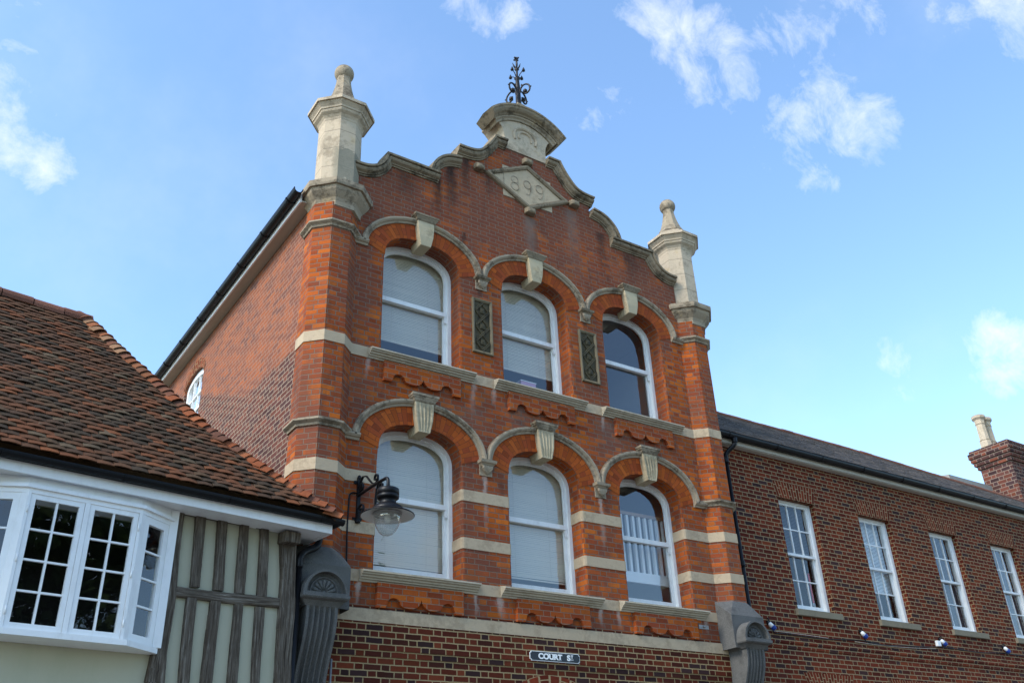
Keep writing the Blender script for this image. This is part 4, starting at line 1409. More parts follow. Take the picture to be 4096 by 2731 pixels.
# eaves: white board, black box gutter, slates
MB().box(3.72, 16.6, YR - 0.115, YR + 0.05, 7.485, 7.53).build('soffit_board', M['soffit'], terr)
MB().box(3.72, 16.6, YR - 0.135, YR - 0.116, 7.497, 7.575).build('fascia_board', M['soffit'], terr)
gutter(lambda y: YR - 0.205, 3.66, 16.6, 7.625, 0.066, 'gutter', terr, along='x', brk=1.2)
MB().box(3.72, 16.6, YR - 0.132, YR - 0.10, 7.576, 7.66).build('eaves_board', M['black'], terr)
PIT = R(40)
rs = MB()
ey, ez = YR - 0.23, 7.655
slope_len = lambda x: 1.80 if x < 9.2 else max(0.85, 1.80 - (x - 9.2) * 0.185)
row = 0
sdist = 0.0
while sdist < 1.80:
    x = 3.70 - (0.1 if row % 2 else 0.0)
    while x < 16.4:
        if sdist < slope_len(x + 0.1):
            jit = random.uniform(-0.004, 0.004)
            a0, a1 = sdist - 0.01 + jit, sdist + 0.16 + jit
            h0, h1 = 0.016 + random.uniform(0, 0.004), 0.004
            pts = []
            for xx in (x + 0.003, x + 0.197):
                for a, h in ((a0, h0), (a1, h1)):
                    for tth in (0.0, 0.009):
                        d = h + tth
                        pts.append((xx, ey + a * math.cos(PIT) - d * math.sin(PIT), ez + a * math.sin(PIT) + d * math.cos(PIT)))
            rs.add(pts, [(0, 1, 3, 2), (4, 6, 7, 5), (0, 4, 5, 1), (2, 3, 7, 6), (0, 2, 6, 4), (1, 5, 7, 3)])
        x += 0.2
    sdist += 0.087
    row += 1
rs.build('roof', M['slate'], terr)
rb = MB()
top_pts = []
for x in (3.70, 9.2, 14.3, 16.5):
    L = slope_len(x) - 0.03
    top_pts.append((x, ey + L * math.cos(PIT), ez + L * math.sin(PIT)))
rb.add([(3.70, ey, ez - 0.01), (16.5, ey, ez - 0.01)] + [(p[0], p[1], p[2] - 0.012) for p in reversed(top_pts)], [(0, 1, 2, 3, 4, 5)])
rb.add([(p[0], p[1], p[2] - 0.012) for p in top_pts] + [(16.5, 6.6, 7.5), (3.70, 6.6, 7.5)], [(0, 1, 2, 3, 4, 5)])
rb.build('roof_deck', M['lead'], terr)
rdg = MB()
dens = []
for (a, b) in zip(top_pts, top_pts[1:]):
    n = max(1, int((b[0] - a[0]) / 0.3))
    for k in range(n):
        p, q = Vector(a).lerp(Vector(b), k / n), Vector(a).lerp(Vector(b), (k + 0.98) / n)
        j = random.uniform(-0.008, 0.008)
        rdg.loft([[(c.x, c.y + 0.085 * math.cos(R(an_)), c.z - 0.02 + j + 0.075 * math.sin(R(an_))) for an_ in range(-20, 201, 22)] for c in (p, q)])
rdg.build('ridge_tile', M['ridge_tile'], terr)
# downpipe where the two fronts meet
dpz = MB()
dpz.tube(smooth_path([(4.08, YR - 0.215, 7.58), (4.08, YR - 0.215, 7.50), (4.06, YR - 0.20, 7.44), (3.98, YR - 0.12, 7.34), (3.945, YR - 0.09, 7.26), (3.94, YR - 0.08, 7.16)], 4), 0.040, 10)
dpz.tube([(3.94, YR - 0.08, 7.2), (3.93, YR - 0.08, 0.3)], 0.036, 10)
dp_ = dpz.build('downpipe', M['black'], terr)
for z in (7.18, 7.53, 5.40, 3.6):
    x_, y_ = (4.08, YR - 0.215) if z == 7.53 else (3.935, YR - 0.08)
    MB().lathe([(0.050, z - 0.045), (0.052, z - 0.03), (0.046, z), (0.052, z + 0.03), (0.050, z + 0.045)], (x_, y_, 0), 12).build('pipe_collar', M['black'], dp_)

# ---- chimney behind the slate roof
CX, CY = 18.0, 2.25
chim = thing('chimney_stack', 'tall dark brick chimney with stepped cap and two clay pots behind the slate roof', 'chimney', (CX + 0.45, CY + 0.46, 0))
MB().box(CX, CX + 0.9, CY, CY + 0.93, 0.0, 10.62).build('stack', M['brick_chimney'], chim)
cc_ = MB()
for k, (e, z0, z1) in enumerate(((0.05, 10.50, 10.61), (0.10, 10.61, 10.72), (0.14, 10.72, 10.83), (0.17, 10.83, 10.99), (0.13, 10.99, 11.07))):
    cc_.box(CX - e, CX + 0.9 + e, CY - e, CY + 0.93 + e, z0, z1)
cc_.build('stepped_cap', M['brick_chimney'], chim)
for px_, py_ in ((CX + 0.22, CY + 0.66), (CX + 0.58, CY + 0.68)):
    po = MB()
    po.lathe([(0.185, 11.05), (0.185, 11.12), (0.16, 11.16), (0.165, 11.30), (0.150, 11.34), (0.165, 11.36), (0.14, 11.39), (0.130, 11.85), (0.15, 11.88), (0.135, 11.91), (0.145, 12.0), (0.20, 12.06), (0.205, 12.11), (0.165, 12.15), (0.12, 12.16)], (px_, py_, 0), 8, smooth=False)
    po.build('chimney_pot', M['pot'], chim)
rear = thing('rear_building', 'building behind the slate ridge showing only a plain grey parapet beside the chimney', 'building', (17.5, 3.0, 0))
MB().prism([(3.0, 9.2), (3.35, 9.2), (3.35, 10.02), (3.0, 9.97)], 'x', 15.95, 18.6).build('parapet', M['lead'], rear)
MB().box(15.6, 20.0, 3.36, 7.0, 0.0, 9.6).build('wall', M['brick_chimney'], rear)

# ---- outdoor sockets and cable on the terrace front
sock_lab = ['white and blue outdoor socket nearest the granite console', 'white and blue outdoor socket below the second white sash window',
            'white and blue outdoor socket beside the white junction box', 'white and blue outdoor socket farthest right on the brown wall']
for (x, z), lab in zip(((4.42, 4.47), (6.72, 4.505), (9.02, 4.535), (11.09, 4.54)), sock_lab):
    t0 = thing('outdoor_socket', lab, 'socket', (x, YR - 0.02, z), 0, 'sockets along the terrace wall')
    ax = Vector((0.42, -0.42, -0.80)).normalized()
    rot = Vector((0, 0, 1)).rotation_difference(ax).to_matrix()
    def seg(prof, name, mat):
        mb = MB().lathe(prof, (0, 0, 0), 14)
        mb.v = [tuple(rot @ Vector(p) + Vector((x - 0.03, YR - 0.03, z + 0.05))) for p in mb.v]
        return mb.build(name, M[mat], t0)
    seg([(0.020, 0.01), (0.028, 0.015), (0.033, 0.035), (0.037, 0.085)], 'housing', 'white_plastic')
    seg([(0.043, 0.085), (0.045, 0.10), (0.040, 0.108), (0.038, 0.138), (0.025, 0.146)], 'plug', 'blue')
    MB().box(x - 0.05, x - 0.01, YR - 0.03, YR, z + 0.02, z + 0.08).build('bracket', M['black'], t0)
jb = MB().box(8.84, 8.95, YR - 0.055, YR - 0.002, 4.455, 4.555).build('junction_box', M['white_plastic'], None, bevel=0.008)
tag(jb, 'torn white box on the wall beside a blue socket', 'junction box')
cb2 = MB()
cpts = [(4.40, 4.60), (4.44, 4.52), (4.46, 4.44), (4.52, 4.37), (4.8, 4.375), (5.6, 4.36), (6.3, 4.39), (6.72, 4.405), (7.3, 4.37), (7.9, 4.40), (8.5, 4.42), (8.9, 4.45), (9.4, 4.45), (10.2, 4.43), (11.0, 4.47), (12.0, 4.46), (13.5, 4.48)]
cb2.tube([(x, YR - 0.016, z) for x, z in smooth_path(cpts, 4)], 0.009, 5)
for x, z in ((6.72, 4.58), (9.02, 4.60), (11.09, 4.61)):
    cb2.tube([(x + q, YR - 0.016, z + w_) for q, w_ in ((-0.02, 0.03), (0.03, 0.05), (0.06, -0.02), (0.05, -0.12), (0.07, -0.17))], 0.008, 5)
tag(cb2.build('socket_cable', M['black']), 'thin black cable strung along the brown brick wall between the sockets', 'cable')
wc = MB()
wc.tube([(x, YR - 0.014, z) for x, z in smooth_path([(6.5, 4.375), (7.2, 4.362), (7.9, 4.372), (8.5, 4.395), (8.8, 4.41)], 4)], 0.005, 5)
wc.tube([(x, YR - 0.012, z) for x, z in smooth_path([(4.2, 4.405), (5.2, 4.395), (5.8, 4.382)], 4)], 0.005, 5)
tag(wc.build('white_cable', M['soffit']), 'thin white wire running under the black cable on the brown wall', 'cable')

# ================================================================== THE TIMBER FRAMED COTTAGE ON THE LEFT
cot = thing('timber_cottage', 'low timber framed cottage with green render, clay tiled hipped roof and white bay window', 'house', (-3.8, -0.4, 0), math.atan2(0.1534, 0.9882))


def cpart(mb, name, mat, parent=cot, **k):
    return mb.build(name, M[mat], parent, world=False, **k)


cpart(MB().box(-9.0, -3.38, 0.02, 0.22, 0.0, 4.74).box(-1.45, 0.0, 0.02, 0.22, 0.0, 4.74).box(-3.38, -1.45, 0.02, 0.22, 0.0, 3.31).box(-3.38, -1.45, 0.02, 0.22, 4.60, 4.74).box(-0.18, 0.0, 0.22, 4.0, 0.0, 4.74).box(-9.0, 0.0, 4.0, 4.2, 0, 4.74), 'wall', 'render')


def beam(pts, name, depth=0.03, back=0.10):
    """a hewn timber: centre line points (u, z, half width), wavy edges, grain along its length"""
    fine = []
    P = pts
    for a, b in zip(P, P[1:]):
        n = max(2, int(math.hypot(b[0] - a[0], b[1] - a[1]) / 0.11))
        for k in range(n):
            q = k / n
            fine.append((a[0] + (b[0] - a[0]) * q, a[1] + (b[1] - a[1]) * q, a[2] + (b[2] - a[2]) * q))
    fine.append(P[-1])
    mb = MB()
    L = 0
    seed = random.random() * 20
    for i in range(len(fine) - 1):
        rows = []
        for j in (i, i + 1):
            u, z, w = fine[j]
            a, b = fine[max(j - 1, 0)], fine[min(j + 1, len(fine) - 1)]
            d = Vector((b[0] - a[0], b[1] - a[1])).normalized()
            nx, nz = d.y, -d.x
            w1 = w + 0.004 * math.sin(seed + j * 0.61) + random.uniform(-0.002, 0.002)
            w2 = w + 0.004 * math.sin(seed * 2 + j * 0.47) + random.uniform(-0.002, 0.002)
            rows.append([(u - nx * w1, back, z - nz * w1), (u - nx * w1, -depth + 0.01, z - nz * w1), (u - nx * (w1 - 0.012), -depth, z - nz * (w1 - 0.012)),
                         (u + nx * (w2 - 0.012), -depth, z + nz * (w2 - 0.012)), (u + nx * w2, -depth + 0.01, z + nz * w2), (u + nx * w2, back, z + nz * w2)])
        l2 = L + math.hypot(fine[i + 1][0] - fine[i][0], fine[i + 1][1] - fine[i][1])
        us = [seed - 0.1, seed, seed + 0.01, seed + 2 * fine[i][2] - 0.01, seed + 2 * fine[i][2], seed + 2 * fine[i][2] + 0.1]
        for k in range(5):
            mb.add([rows[0][k], rows[0][k + 1], rows[1][k + 1], rows[1][k]], [(0, 1, 2, 3)], uv=[[(us[k], L), (us[k + 1], L), (us[k + 1], l2), (us[k], l2)]])
        L = l2
    return cpart(mb, name, 'timber')


for u0, u1, w_ in ((-1.133, -1.103, 0.052), (-0.885, -0.853, 0.055), (-0.63, -0.606, 0.050), (-0.390, -0.349, 0.051)):
    beam([(u0, 4.72, w_), (u1, 3.985, w_)], 'stud')
for u0, u1, w_ in ((-1.117, -1.094, 0.053), (-0.862, -0.866, 0.058), (-0.604, -0.590, 0.050), (-0.358, -0.336, 0.048)):
    beam([(u0, 3.875, w_), ((u0 + u1) / 2 - 0.004, 3.45, w_), (u1, 3.07, w_ * 0.98), (u1 + 0.02, 2.2, w_)], 'stud')
beam([(-1.30, 3.922, 0.050), (-0.70, 3.928, 0.052), (-0.13, 3.946, 0.052)], 'rail', 0.026)
beam([(-1.355, 4.73, 0.040), (-1.35, 4.2, 0.042), (-1.335, 3.75, 0.045), (-1.375, 3.30, 0.075), (-1.375, 3.05, 0.092), (-1.38, 2.2, 0.09)], 'post', 0.034)
beam([(-0.100, 4.72, 0.100), (-0.062, 4.2, 0.085), (-0.050, 3.9, 0.092), (-0.040, 3.45, 0.085), (-0.022, 3.05, 0.092), (0.0, 2.0, 0.10)], 'post', 0.045, 0.16)
beam([(-9.0, 4.735, 0.022), (0.0, 4.735, 0.022)], 'wall_plate', 0.012)
be = MB().box(-0.222, -0.022, -0.17, 0.0, 4.575, 4.70)
cpart(be, 'beam_end', 'timber', bevel=0.012)

# eaves
EU = 0.275
cpart(MB().box(-9.0, EU, -0.295, 0.02, 4.715, 4.745).box(-0.02, EU, 0.02, 4.2, 4.715, 4.745), 'soffit', 'white')
cpart(MB().box(-9.0, EU, -0.325, -0.296, 4.700, 4.80).box(EU - 0.03, EU, -0.295, 4.2, 4.700, 4.80), 'fascia_board', 'white')
gm = gutter(lambda y: -0.385, -9.0, EU + 0.10, 4.838, 0.048, 'gutter', None, along='x', brk=1.1)
gm.parent = cot
gm2 = gutter(lambda y: EU + 0.06, -0.40, 4.2, 4.838, 0.048, 'gutter', None, along='y', brk=1.1)
gm2.parent = cot
cpart(MB().box(-9.0, EU, -0.330, -0.300, 4.801, 4.875).box(EU - 0.034, EU - 0.004, -0.30, 4.2, 4.801, 4.875), 'eaves_board', 'black')
dpc = MB()
dpc.tube(smooth_path([(EU + 0.06, 0.05, 4.84), (EU + 0.06, 0.05, 4.72), (EU + 0.02, 0.04, 4.64), (0.15, 0.02, 4.56), (0.08, 0.0, 4.48), (0.075, 0.0, 4.36)], 4), 0.042, 10)
dpc.tube([(0.075, 0.0, 4.4), (0.075, 0.0, 0.2)], 0.036, 10)
cpart(dpc, 'downpipe', 'black')

# roof: hipped at the right end, each tile a slab
PC = R(50)
EV, EZ, UE = -0.42, 4.875, 0.30
GA, TWD = 0.080, 0.168
run = 2.27
RZ = EZ + run * math.tan(PC)
slen = run / math.cos(PC)
tm = MB()


def tile_slab(mb, o, ex, ey, en, w, l, t0, tip, camber=0.006):
    """o: lower left corner; tail end lifted by tip, slightly cambered"""
    pts = []
    for k in range(4):
        q = k / 3
        cz = camber * (1 - (2 * q - 1) ** 2)
        for (yy, hh) in ((0.0, tip), (l, 0.004)):
            base = o + ex * (w * q) + ey * yy + en * (hh + cz)
            pts += [base, base + en * t0]
    fs = []
    for k in range(3):
        a, b = 4 * k, 4 * (k + 1)
        fs += [(a, b, b + 2, a + 2), (a + 1, a + 3, b + 3, b + 1), (a, a + 1, b + 1, b), (a + 2, b + 2, b + 3, a + 3)]
    fs += [(0, 2, 3, 1), (12, 13, 15, 14)]
    mb.add(pts, fs)


HIP = [(0.27, -0.46), (-0.02, -0.31), (-0.33, -0.13), (-0.63, 0.09), (-1.04, 0.42), (-1.47, 0.95), (-1.76, 1.28), (-2.19, 1.86)]


def hip_u(v):
    for (u0, v0), (u1, v1) in zip(HIP, HIP[1:]):
        if v <= v1:
            return u0 + (u1 - u0) * (v - v0) / (v1 - v0)
    return HIP[-1][0]


ex, ey, en = Vector((1, 0, 0)), Vector((0, math.cos(PC), math.sin(PC))), Vector((0, -math.sin(PC), math.cos(PC)))
row = 0
s_ = 0.0
while s_ < slen - 0.12:
    sag = 0.030 * math.sin(row * 0.55) * 0.3
    u_end = hip_u(EV + s_ * math.cos(PC)) - 0.02
    u = -4.6 + (TWD / 2 if row % 2 else 0) + random.uniform(-0.02, 0.02)
    while u < u_end - 0.05:
        w = TWD - 0.004 + random.uniform(-0.006, 0.004)
        w = min(w, u_end - u)
        rise = 0.010 * math.sin(u * 1.3 + row * 0.12) + 0.004 * math.sin(u * 3.1 + row)
        o = Vector((u, EV, EZ)) + ey * (s_ + random.uniform(-0.007, 0.007) + rise) + en * (0.012 * math.sin(u * 0.9 + 1.0) + random.uniform(0, 0.003))
        a = random.uniform(-0.028, 0.028)
        tip = 0.037 + random.uniform(0.0, 0.010)
        tile_slab(tm, o, (ex + ey * a).normalized(), ey, (en + ex * random.uniform(-0.03, 0.03)).normalized(), w, 0.255, 0.0095, tip, random.uniform(0.004, 0.011))
        u += TWD
    s_ += GA
    row += 1
roof = cpart(tm, 'roof', 'tile')
# the hip end and the back slope, plainer
bk = MB()
ru = HIP[-1][0]
hz = lambda v: EZ + (v - EV) * math.tan(PC)
hipline = [(u - 0.03, v, hz(v) - 0.015) for u, v in HIP]
bk.add([(-9.0, -0.37, hz(-0.37) - 0.015), (0.05, -0.37, hz(-0.37) - 0.015)] + hipline[1:] + [(-9.0, EV + run, RZ - 0.015)], [tuple(range(len(HIP) + 2))])
for (p, q) in zip(hipline, hipline[1:]):
    f_ = lambda r: (r[0], 2 * (EV + run) - r[1], r[2])
    bk.add([p, q, f_(q), f_(p)], [(0, 1, 2, 3)])
bk.add([(-9.0, 2 * (EV + run) - HIP[0][1], hz(HIP[0][1]) - 0.015)] + [(r[0], 2 * (EV + run) - r[1], r[2]) for r in hipline] + [(-9.0, EV + run, RZ - 0.015)], [tuple(range(len(HIP) + 2))])
cpart(bk, 'roof_deck', 'tile')
# bonnet tiles up the hip
hm = MB()
hp3 = [Vector((u, v, hz(v) + 0.012)) for u, v in HIP]
cum = [0.0]
for p, q in zip(hp3, hp3[1:]):
    cum.append(cum[-1] + (q - p).length)
HL = cum[-1]
nh = int(HL / 0.105)
for k in range(nh):
    d0 = k * HL / nh
    i = max(j for j in range(len(cum) - 1) if cum[j] <= d0 + 1e-9)
    hd = (hp3[i + 1] - hp3[i]).normalized()
    o = hp3[i] + hd * (d0 - cum[i])
    side_ = Vector((hd.y, -hd.x, 0)).normalized()
    hn = side_.cross(hd).normalized()
    if hn.z < 0:
        hn = -hn
    rings = []
    tw_ = random.uniform(-0.02, 0.02)
    for dd, lift, wd in ((-0.02, 0.045, 0.125), (0.18, 0.0, 0.10)):
        jj = random.uniform(-0.006, 0.006)
        up_, lo_ = [], []
        for q in range(-4, 5):
            f = q / 4
            base = o + hd * dd + side_ * (wd * f + tw_) + hn * (lift + jj + 0.025 - 0.085 * f * f)
            up_.append(base + hn * 0.016)
            lo_.append(base)
        rings.append(up_ + lo_[::-1])
    hm.loft(rings)
cpart(hm, 'hip_tile', 'hip_tile')
rm = MB()
u = -4.6
while u < ru + 0.02:
    u2 = min(u + 0.36, ru + 0.10)
    j = random.uniform(-0.01, 0.01)
    rm.loft([[(uu, EV + run + 0.135 * math.cos(R(a)), RZ - 0.05 + j + 0.115 * math.sin(R(a))) for a in range(-15, 196, 21)] for uu in (u, u2 - 0.012)])
    u += 0.36
cpart(rm, 'ridge_tile', 'ridge_tile')

# ---- bay window
BF = -0.29
plan_o = [(-1.45, 0.02), (-1.45, -0.07), (-1.845, BF), (-2.900, BF), (-3.295, -0.07), (-3.295, 0.02)]


def inset(pl, d):
    c = Vector((-2.415, 0.3))
    return [tuple(Vector(p) + (c - Vector(p)).normalized() * d) for p in pl]


ZB, ZT = 3.345, 4.60
hd_ = MB()
hd_.prism(plan_o, 'z', 4.545, 4.590)
hd_.prism([(u + (0.022 if u > -2.4 else -0.022), v - 0.022) for u, v in plan_o], 'z', 4.590, 4.622)
bay = cpart(hd_, 'bay_window', 'white')
cpart(MB().prism([(u * 0.985 - 0.036, v + (0.05 if v < -0.1 else 0.0)) for u, v in plan_o], 'z', 4.622, 4.714), 'bay_frieze', 'white', bay)
sp = MB()
sp.prism([(u + (0.03 if u > -2.4 else -0.03), v - 0.03 if v < -0.1 else v) for u, v in plan_o], 'z', 3.300, 3.352)
cpart(sp, 'bay_sill', 'white', bay)
# white board between bay and post
cpart(MB().box(-1.480, -1.395, -0.085, 0.02, 3.352, 4.71), 'bay_jamb', 'white', bay)
# corner posts
for (u, v) in ((-1.845, BF), (-2.900, BF)):
    sgn = 1 if u > -2.4 else -1
    cpart(MB().prism([(u + sgn * 0.000, v), (u - sgn * 0.028, v), (u - sgn * 0.028, v + 0.07), (u + sgn * 0.060, v + 0.075), (u + sgn * 0.050, v + 0.033)], 'z', 3.352, 4.545), 'corner_post', 'white', bay)
cpart(MB().box(-2.388, -2.342, BF + 0.002, BF + 0.07, 3.352, 4.545), 'mullion', 'white', bay)


def casement(p0, p1, z0, z1, cols, rows, stile, bot, name='casement'):
    """a glazed light between two plan points"""
    p0, p1 = Vector(p0), Vector(p1)
    L = (p1 - p0).length
    e = (p1 - p0) / L
    nn = Vector((e.y, -e.x))
    def T(a, d, z):
        q = p0 + e * a - nn * d
        return (q.x, q.y, z)
    def bx(mb, a0, a1, d0, d1, za, zb):
        vs = [T(a, d, z) for a in (a0, a1) for d in (d0, d1) for z in (za, zb)]
        mb.add(vs, [(0, 1, 3, 2), (4, 6, 7, 5), (0, 4, 5, 1), (2, 3, 7, 6), (0, 2, 6, 4), (1, 5, 7, 3)])
    mb = MB()
    bx(mb, 0.003, stile, 0.008, 0.05, z0, z1)
    bx(mb, L - stile, L - 0.003, 0.008, 0.05, z0, z1)
    bx(mb, stile, L - stile, 0.008, 0.05, z0, z0 + bot)
    bx(mb, stile, L - stile, 0.008, 0.05, z1 - stile, z1)
    for k in range(1, cols):
        a = stile + (L - 2 * stile) * k / cols
        bx(mb, a - 0.009, a + 0.009, 0.014, 0.045, z0 + bot, z1 - stile)
    for k in range(1, rows):
        z = z0 + bot + (z1 - stile - z0 - bot) * k / rows
        bx(mb, stile, L - stile, 0.015, 0.044, z - 0.009, z + 0.009)
    c = cpart(mb, name, 'white', bay)
    gm_ = MB()
    gm_.add([T(stile - 0.005, 0.030, z0 + bot - 0.005), T(L - stile + 0.005, 0.030, z0 + bot - 0.005), T(L - stile + 0.005, 0.030, z1 - stile + 0.005), T(stile - 0.005, 0.030, z1 - stile + 0.005)], [(0, 1, 2, 3)])
    cpart(gm_, 'pane', 'glass_old', bay)
    return c


casement((-2.872, BF), (-2.388, BF), 3.352, 4.545, 2, 4, 0.048, 0.055)
casement((-2.342, BF), (-1.873, BF), 3.352, 4.545, 2, 4, 0.048, 0.055)
casement((-1.800, BF + 0.026), (-1.47, -0.082), 3.352, 4.545, 1, 4, 0.072, 0.075)
casement((-3.275, -0.082), (-2.945, BF + 0.026), 3.352, 4.545, 1, 4, 0.066, 0.075)
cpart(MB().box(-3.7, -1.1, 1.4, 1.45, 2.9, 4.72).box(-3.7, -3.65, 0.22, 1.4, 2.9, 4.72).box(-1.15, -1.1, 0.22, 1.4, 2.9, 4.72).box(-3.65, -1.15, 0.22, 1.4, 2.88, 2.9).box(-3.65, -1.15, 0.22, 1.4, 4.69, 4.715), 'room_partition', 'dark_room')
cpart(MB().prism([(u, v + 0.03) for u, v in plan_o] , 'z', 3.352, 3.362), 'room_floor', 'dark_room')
for z in (3.50, 3.95, 4.40):
    for u in (-2.880, -1.865):
        cpart(MB().lathe([(0.008, -0.035), (0.008, 0.035)], (u, BF - 0.004, z), 8), 'hinge', 'white', bay)

# ================================================================== WALL LANTERN
LX, LY = -2.885, -0.855
lan = thing('wall_lantern', 'black swan-neck street lantern with wide shade and clear glass bowl on a scrolled wall bracket', 'lantern', (LX, 0, 5.1))
br = MB()
br.box(LX - 0.022, LX + 0.022, -0.045, -0.012, 5.10, 5.665)
br.lathe([(0.0, -0.02), (0.035, -0.015), (0.035, 0.015), (0.0, 0.02)], (LX, -0.03, 5.11), 10)
br.lathe([(0.0, -0.03), (0.032, -0.01), (0.020, 0.03), (0.0, 0.045)], (LX, -0.03, 5.67), 10)
br.box(LX - 0.06, LX + 0.06, -0.02, -0.001, 5.13, 5.165)
br.box(LX - 0.06, LX + 0.06, -0.02, -0.001, 5.60, 5.635)
br.tube(smooth_path([(LX, -0.03, 5.445), (LX, -0.25, 5.445), (LX, -0.50, 5.44), (LX, -0.70, 5.43), (LX, -0.80, 5.42), (LX, -0.845, 5.385), (LX, -0.855, 5.30)], 4), 0.020, 10)
brk = br.build('bracket', M['black'], lan)


def spiral(cy, cz, r0, r1, a0, a1, n=26):
    return [(LX, cy - (r0 + (r1 - r0) * k / n) * math.cos(R(a0 + (a1 - a0) * k / n)), cz + (r0 + (r1 - r0) * k / n) * math.sin(R(a0 + (a1 - a0) * k / n))) for k in range(n + 1)]


def strap(path, wid=0.014, th=0.006):
    mb = MB()
    rings = []
    for i, p in enumerate(path):
        a, b = Vector(path[max(0, i - 1)]), Vector(path[min(len(path) - 1, i + 1)])
        d = (b - a).normalized()
        nn = Vector((1, 0, 0)).cross(d)
        p = Vector(p)
        rings.append([p + Vector((sx * wid, 0, 0)) + nn * (sy * th) for sx, sy in ((-1, -1), (1, -1), (1, 1), (-1, 1))])
    return mb.loft(rings)


strap([(LX, -0.04, 5.52), (LX, -0.07, 5.60), (LX, -0.14, 5.655), (LX, -0.24, 5.63), (LX, -0.34, 5.54), (LX, -0.42, 5.475), (LX, -0.49, 5.455)] + spiral(-0.515, 5.515, 0.065, 0.018, -110, 330)).build('scroll', M['black'], brk)
strap(spiral(-0.105, 5.525, 0.015, 0.055, 0, 420) + [(LX, -0.055, 5.45)]).build('scroll', M['black'], brk)
strap([(LX, -0.045, 5.12), (LX, -0.055, 5.20)] + spiral(-0.130, 5.23, 0.085, 0.020, 180, -260)[1:]).build('scroll', M['black'], brk)
strap([(LX, -0.62, 5.435), (LX, -0.585, 5.42), (LX, -0.55, 5.36), (LX, -0.53, 5.27), (LX, -0.52, 5.16), (LX, -0.505, 5.10), (LX, -0.55, 5.06), (LX, -0.60, 5.01)]).build('strut', M['black'], brk)
strap(spiral(-0.655, 5.365, 0.052, 0.015, -60, 330)).build('scroll', M['black'], brk)
hdm = MB()
hdm.lathe([(0.02, 5.315), (0.03, 5.30), (0.05, 5.285), (0.115, 5.270), (0.128, 5.262), (0.130, 5.20), (0.122, 5.196), (0.122, 5.188), (0.130, 5.184), (0.130, 5.155), (0.110, 5.140), (0.098, 5.136), (0.098, 5.085), (0.115, 5.075), (0.150, 5.062), (0.178, 5.035), (0.186, 5.010), (0.186, 5.000), (0.05, 5.0)], (LX, LY, 0), 32)
hood_ = hdm.build('lamp_housing', M['black'], lan)
shd = MB()
shd.lathe([(0.180, 5.012), (0.21, 5.000), (0.26, 4.978), (0.305, 4.957), (0.312, 4.950), (0.310, 4.944), (0.30, 4.951)], (LX, LY, 0), 40)
shd.v = shd.v
sh2 = MB()
prof = [(0.180, 5.012), (0.21, 5.001), (0.26, 4.979), (0.305, 4.957), (0.313, 4.950), (0.313, 4.943), (0.306, 4.943)]
n = 40
rings = [[(LX + r * math.cos(2 * math.pi * j / n), LY + r * math.sin(2 * math.pi * j / n), z) for j in range(n)] for r, z in prof]
sh2.loft(rings, cap=False, smooth=True)
sh2.build('lamp_shade', M['black'], lan)
sh3 = MB()
prof = [(0.306, 4.9445), (0.26, 4.968), (0.21, 4.990), (0.175, 5.000), (0.165, 4.985), (0.160, 4.999), (0.05, 5.002)]
rings = [[(LX + r * math.cos(2 * math.pi * j / n), LY + r * math.sin(2 * math.pi * j / n), z - 0.004) for j in range(n)] for r, z in prof]
sh3.loft(rings, cap=False, smooth=True)
sh3.build('shade_lining', M['lamp_white'], lan)
gb = MB()
prof = [(0.162, 4.985), (0.163, 4.94), (0.158, 4.90), (0.145, 4.85), (0.122, 4.795), (0.092, 4.75), (0.058, 4.722), (0.025, 4.710), (0.0, 4.708)]
rings = [[(LX + r * math.cos(2 * math.pi * j / n), LY + r * math.sin(2 * math.pi * j / n), z) for j in range(n)] for r, z in prof]
gb.loft(rings, cap=False, smooth=True)
gb.build('glass_bowl', M['glass_lamp'], lan)
MB().lathe([(0.168, 4.975), (0.170, 4.965), (0.168, 4.955), (0.162, 4.965)], (LX, LY, 0), 32).build('glass_ring', M['steel'], lan)
lb = MB().lathe([(0.028, 5.0), (0.028, 4.95), (0.034, 4.945), (0.036, 4.90), (0.030, 4.868), (0.0, 4.860)], (LX, LY, 0), 16)
lb.build('bulb', M['lamp_white'], lan)
cbl = MB().tube([(x, -0.016, z) for x, z in smooth_path([(-2.86, 5.47), (-2.93, 5.478), (-2.98, 5.465), (-3.0, 5.42), (-3.005, 5.30), (-3.01, 5.0), (-3.00, 4.70), (-2.995, 4.45), (-2.99, 4.25)], 4)] + [(-3.0, -0.05, 4.2), (-3.04, -0.06, 4.12), (-3.12, -0.06, 4.05), (-3.2, -0.06, 4.02)], 0.010, 6)
tag(cbl.build('lantern_cable', M['black']), 'black cable running down the red brick from the wall lantern', 'cable')

# ================================================================== STREET NAME PLATE
SXC, SZC, SW, SHH = -0.005, 3.692, 0.402, 0.060
sg = thing('street_sign', 'black street name plate lettered COURT ST in white on the brick wall', 'street sign', (SXC, -0.03, SZC))


def plate(w, h, r, n=6):
    pts = []
    for (cx, cz, a0) in ((w, h, 270), (-w, h, 360), (-w, -h, 90), (w, -h, 180)):
        arcp = [(cx + r * math.cos(R(a0 - 90 * k / n)), cz + r * math.sin(R(a0 - 90 * k / n))) for k in range(n + 1)]
        pts += arcp
    return pts


def plate_pts(w, h, r):
    out = []
    n = 6
    for sx, sz, order in ((1, 1, 0), (-1, 1, 1), (-1, -1, 0), (1, -1, 1)):
        arcp = []
        for k in range(n + 1):
            a = R(90 * k / n)
            arcp.append((sx * (w - r * math.sin(a)), sz * (h - r * math.cos(a))))
        out += arcp if order == 0 else arcp[::-1]
    return [(SXC + x, SZC + z) for x, z in out]


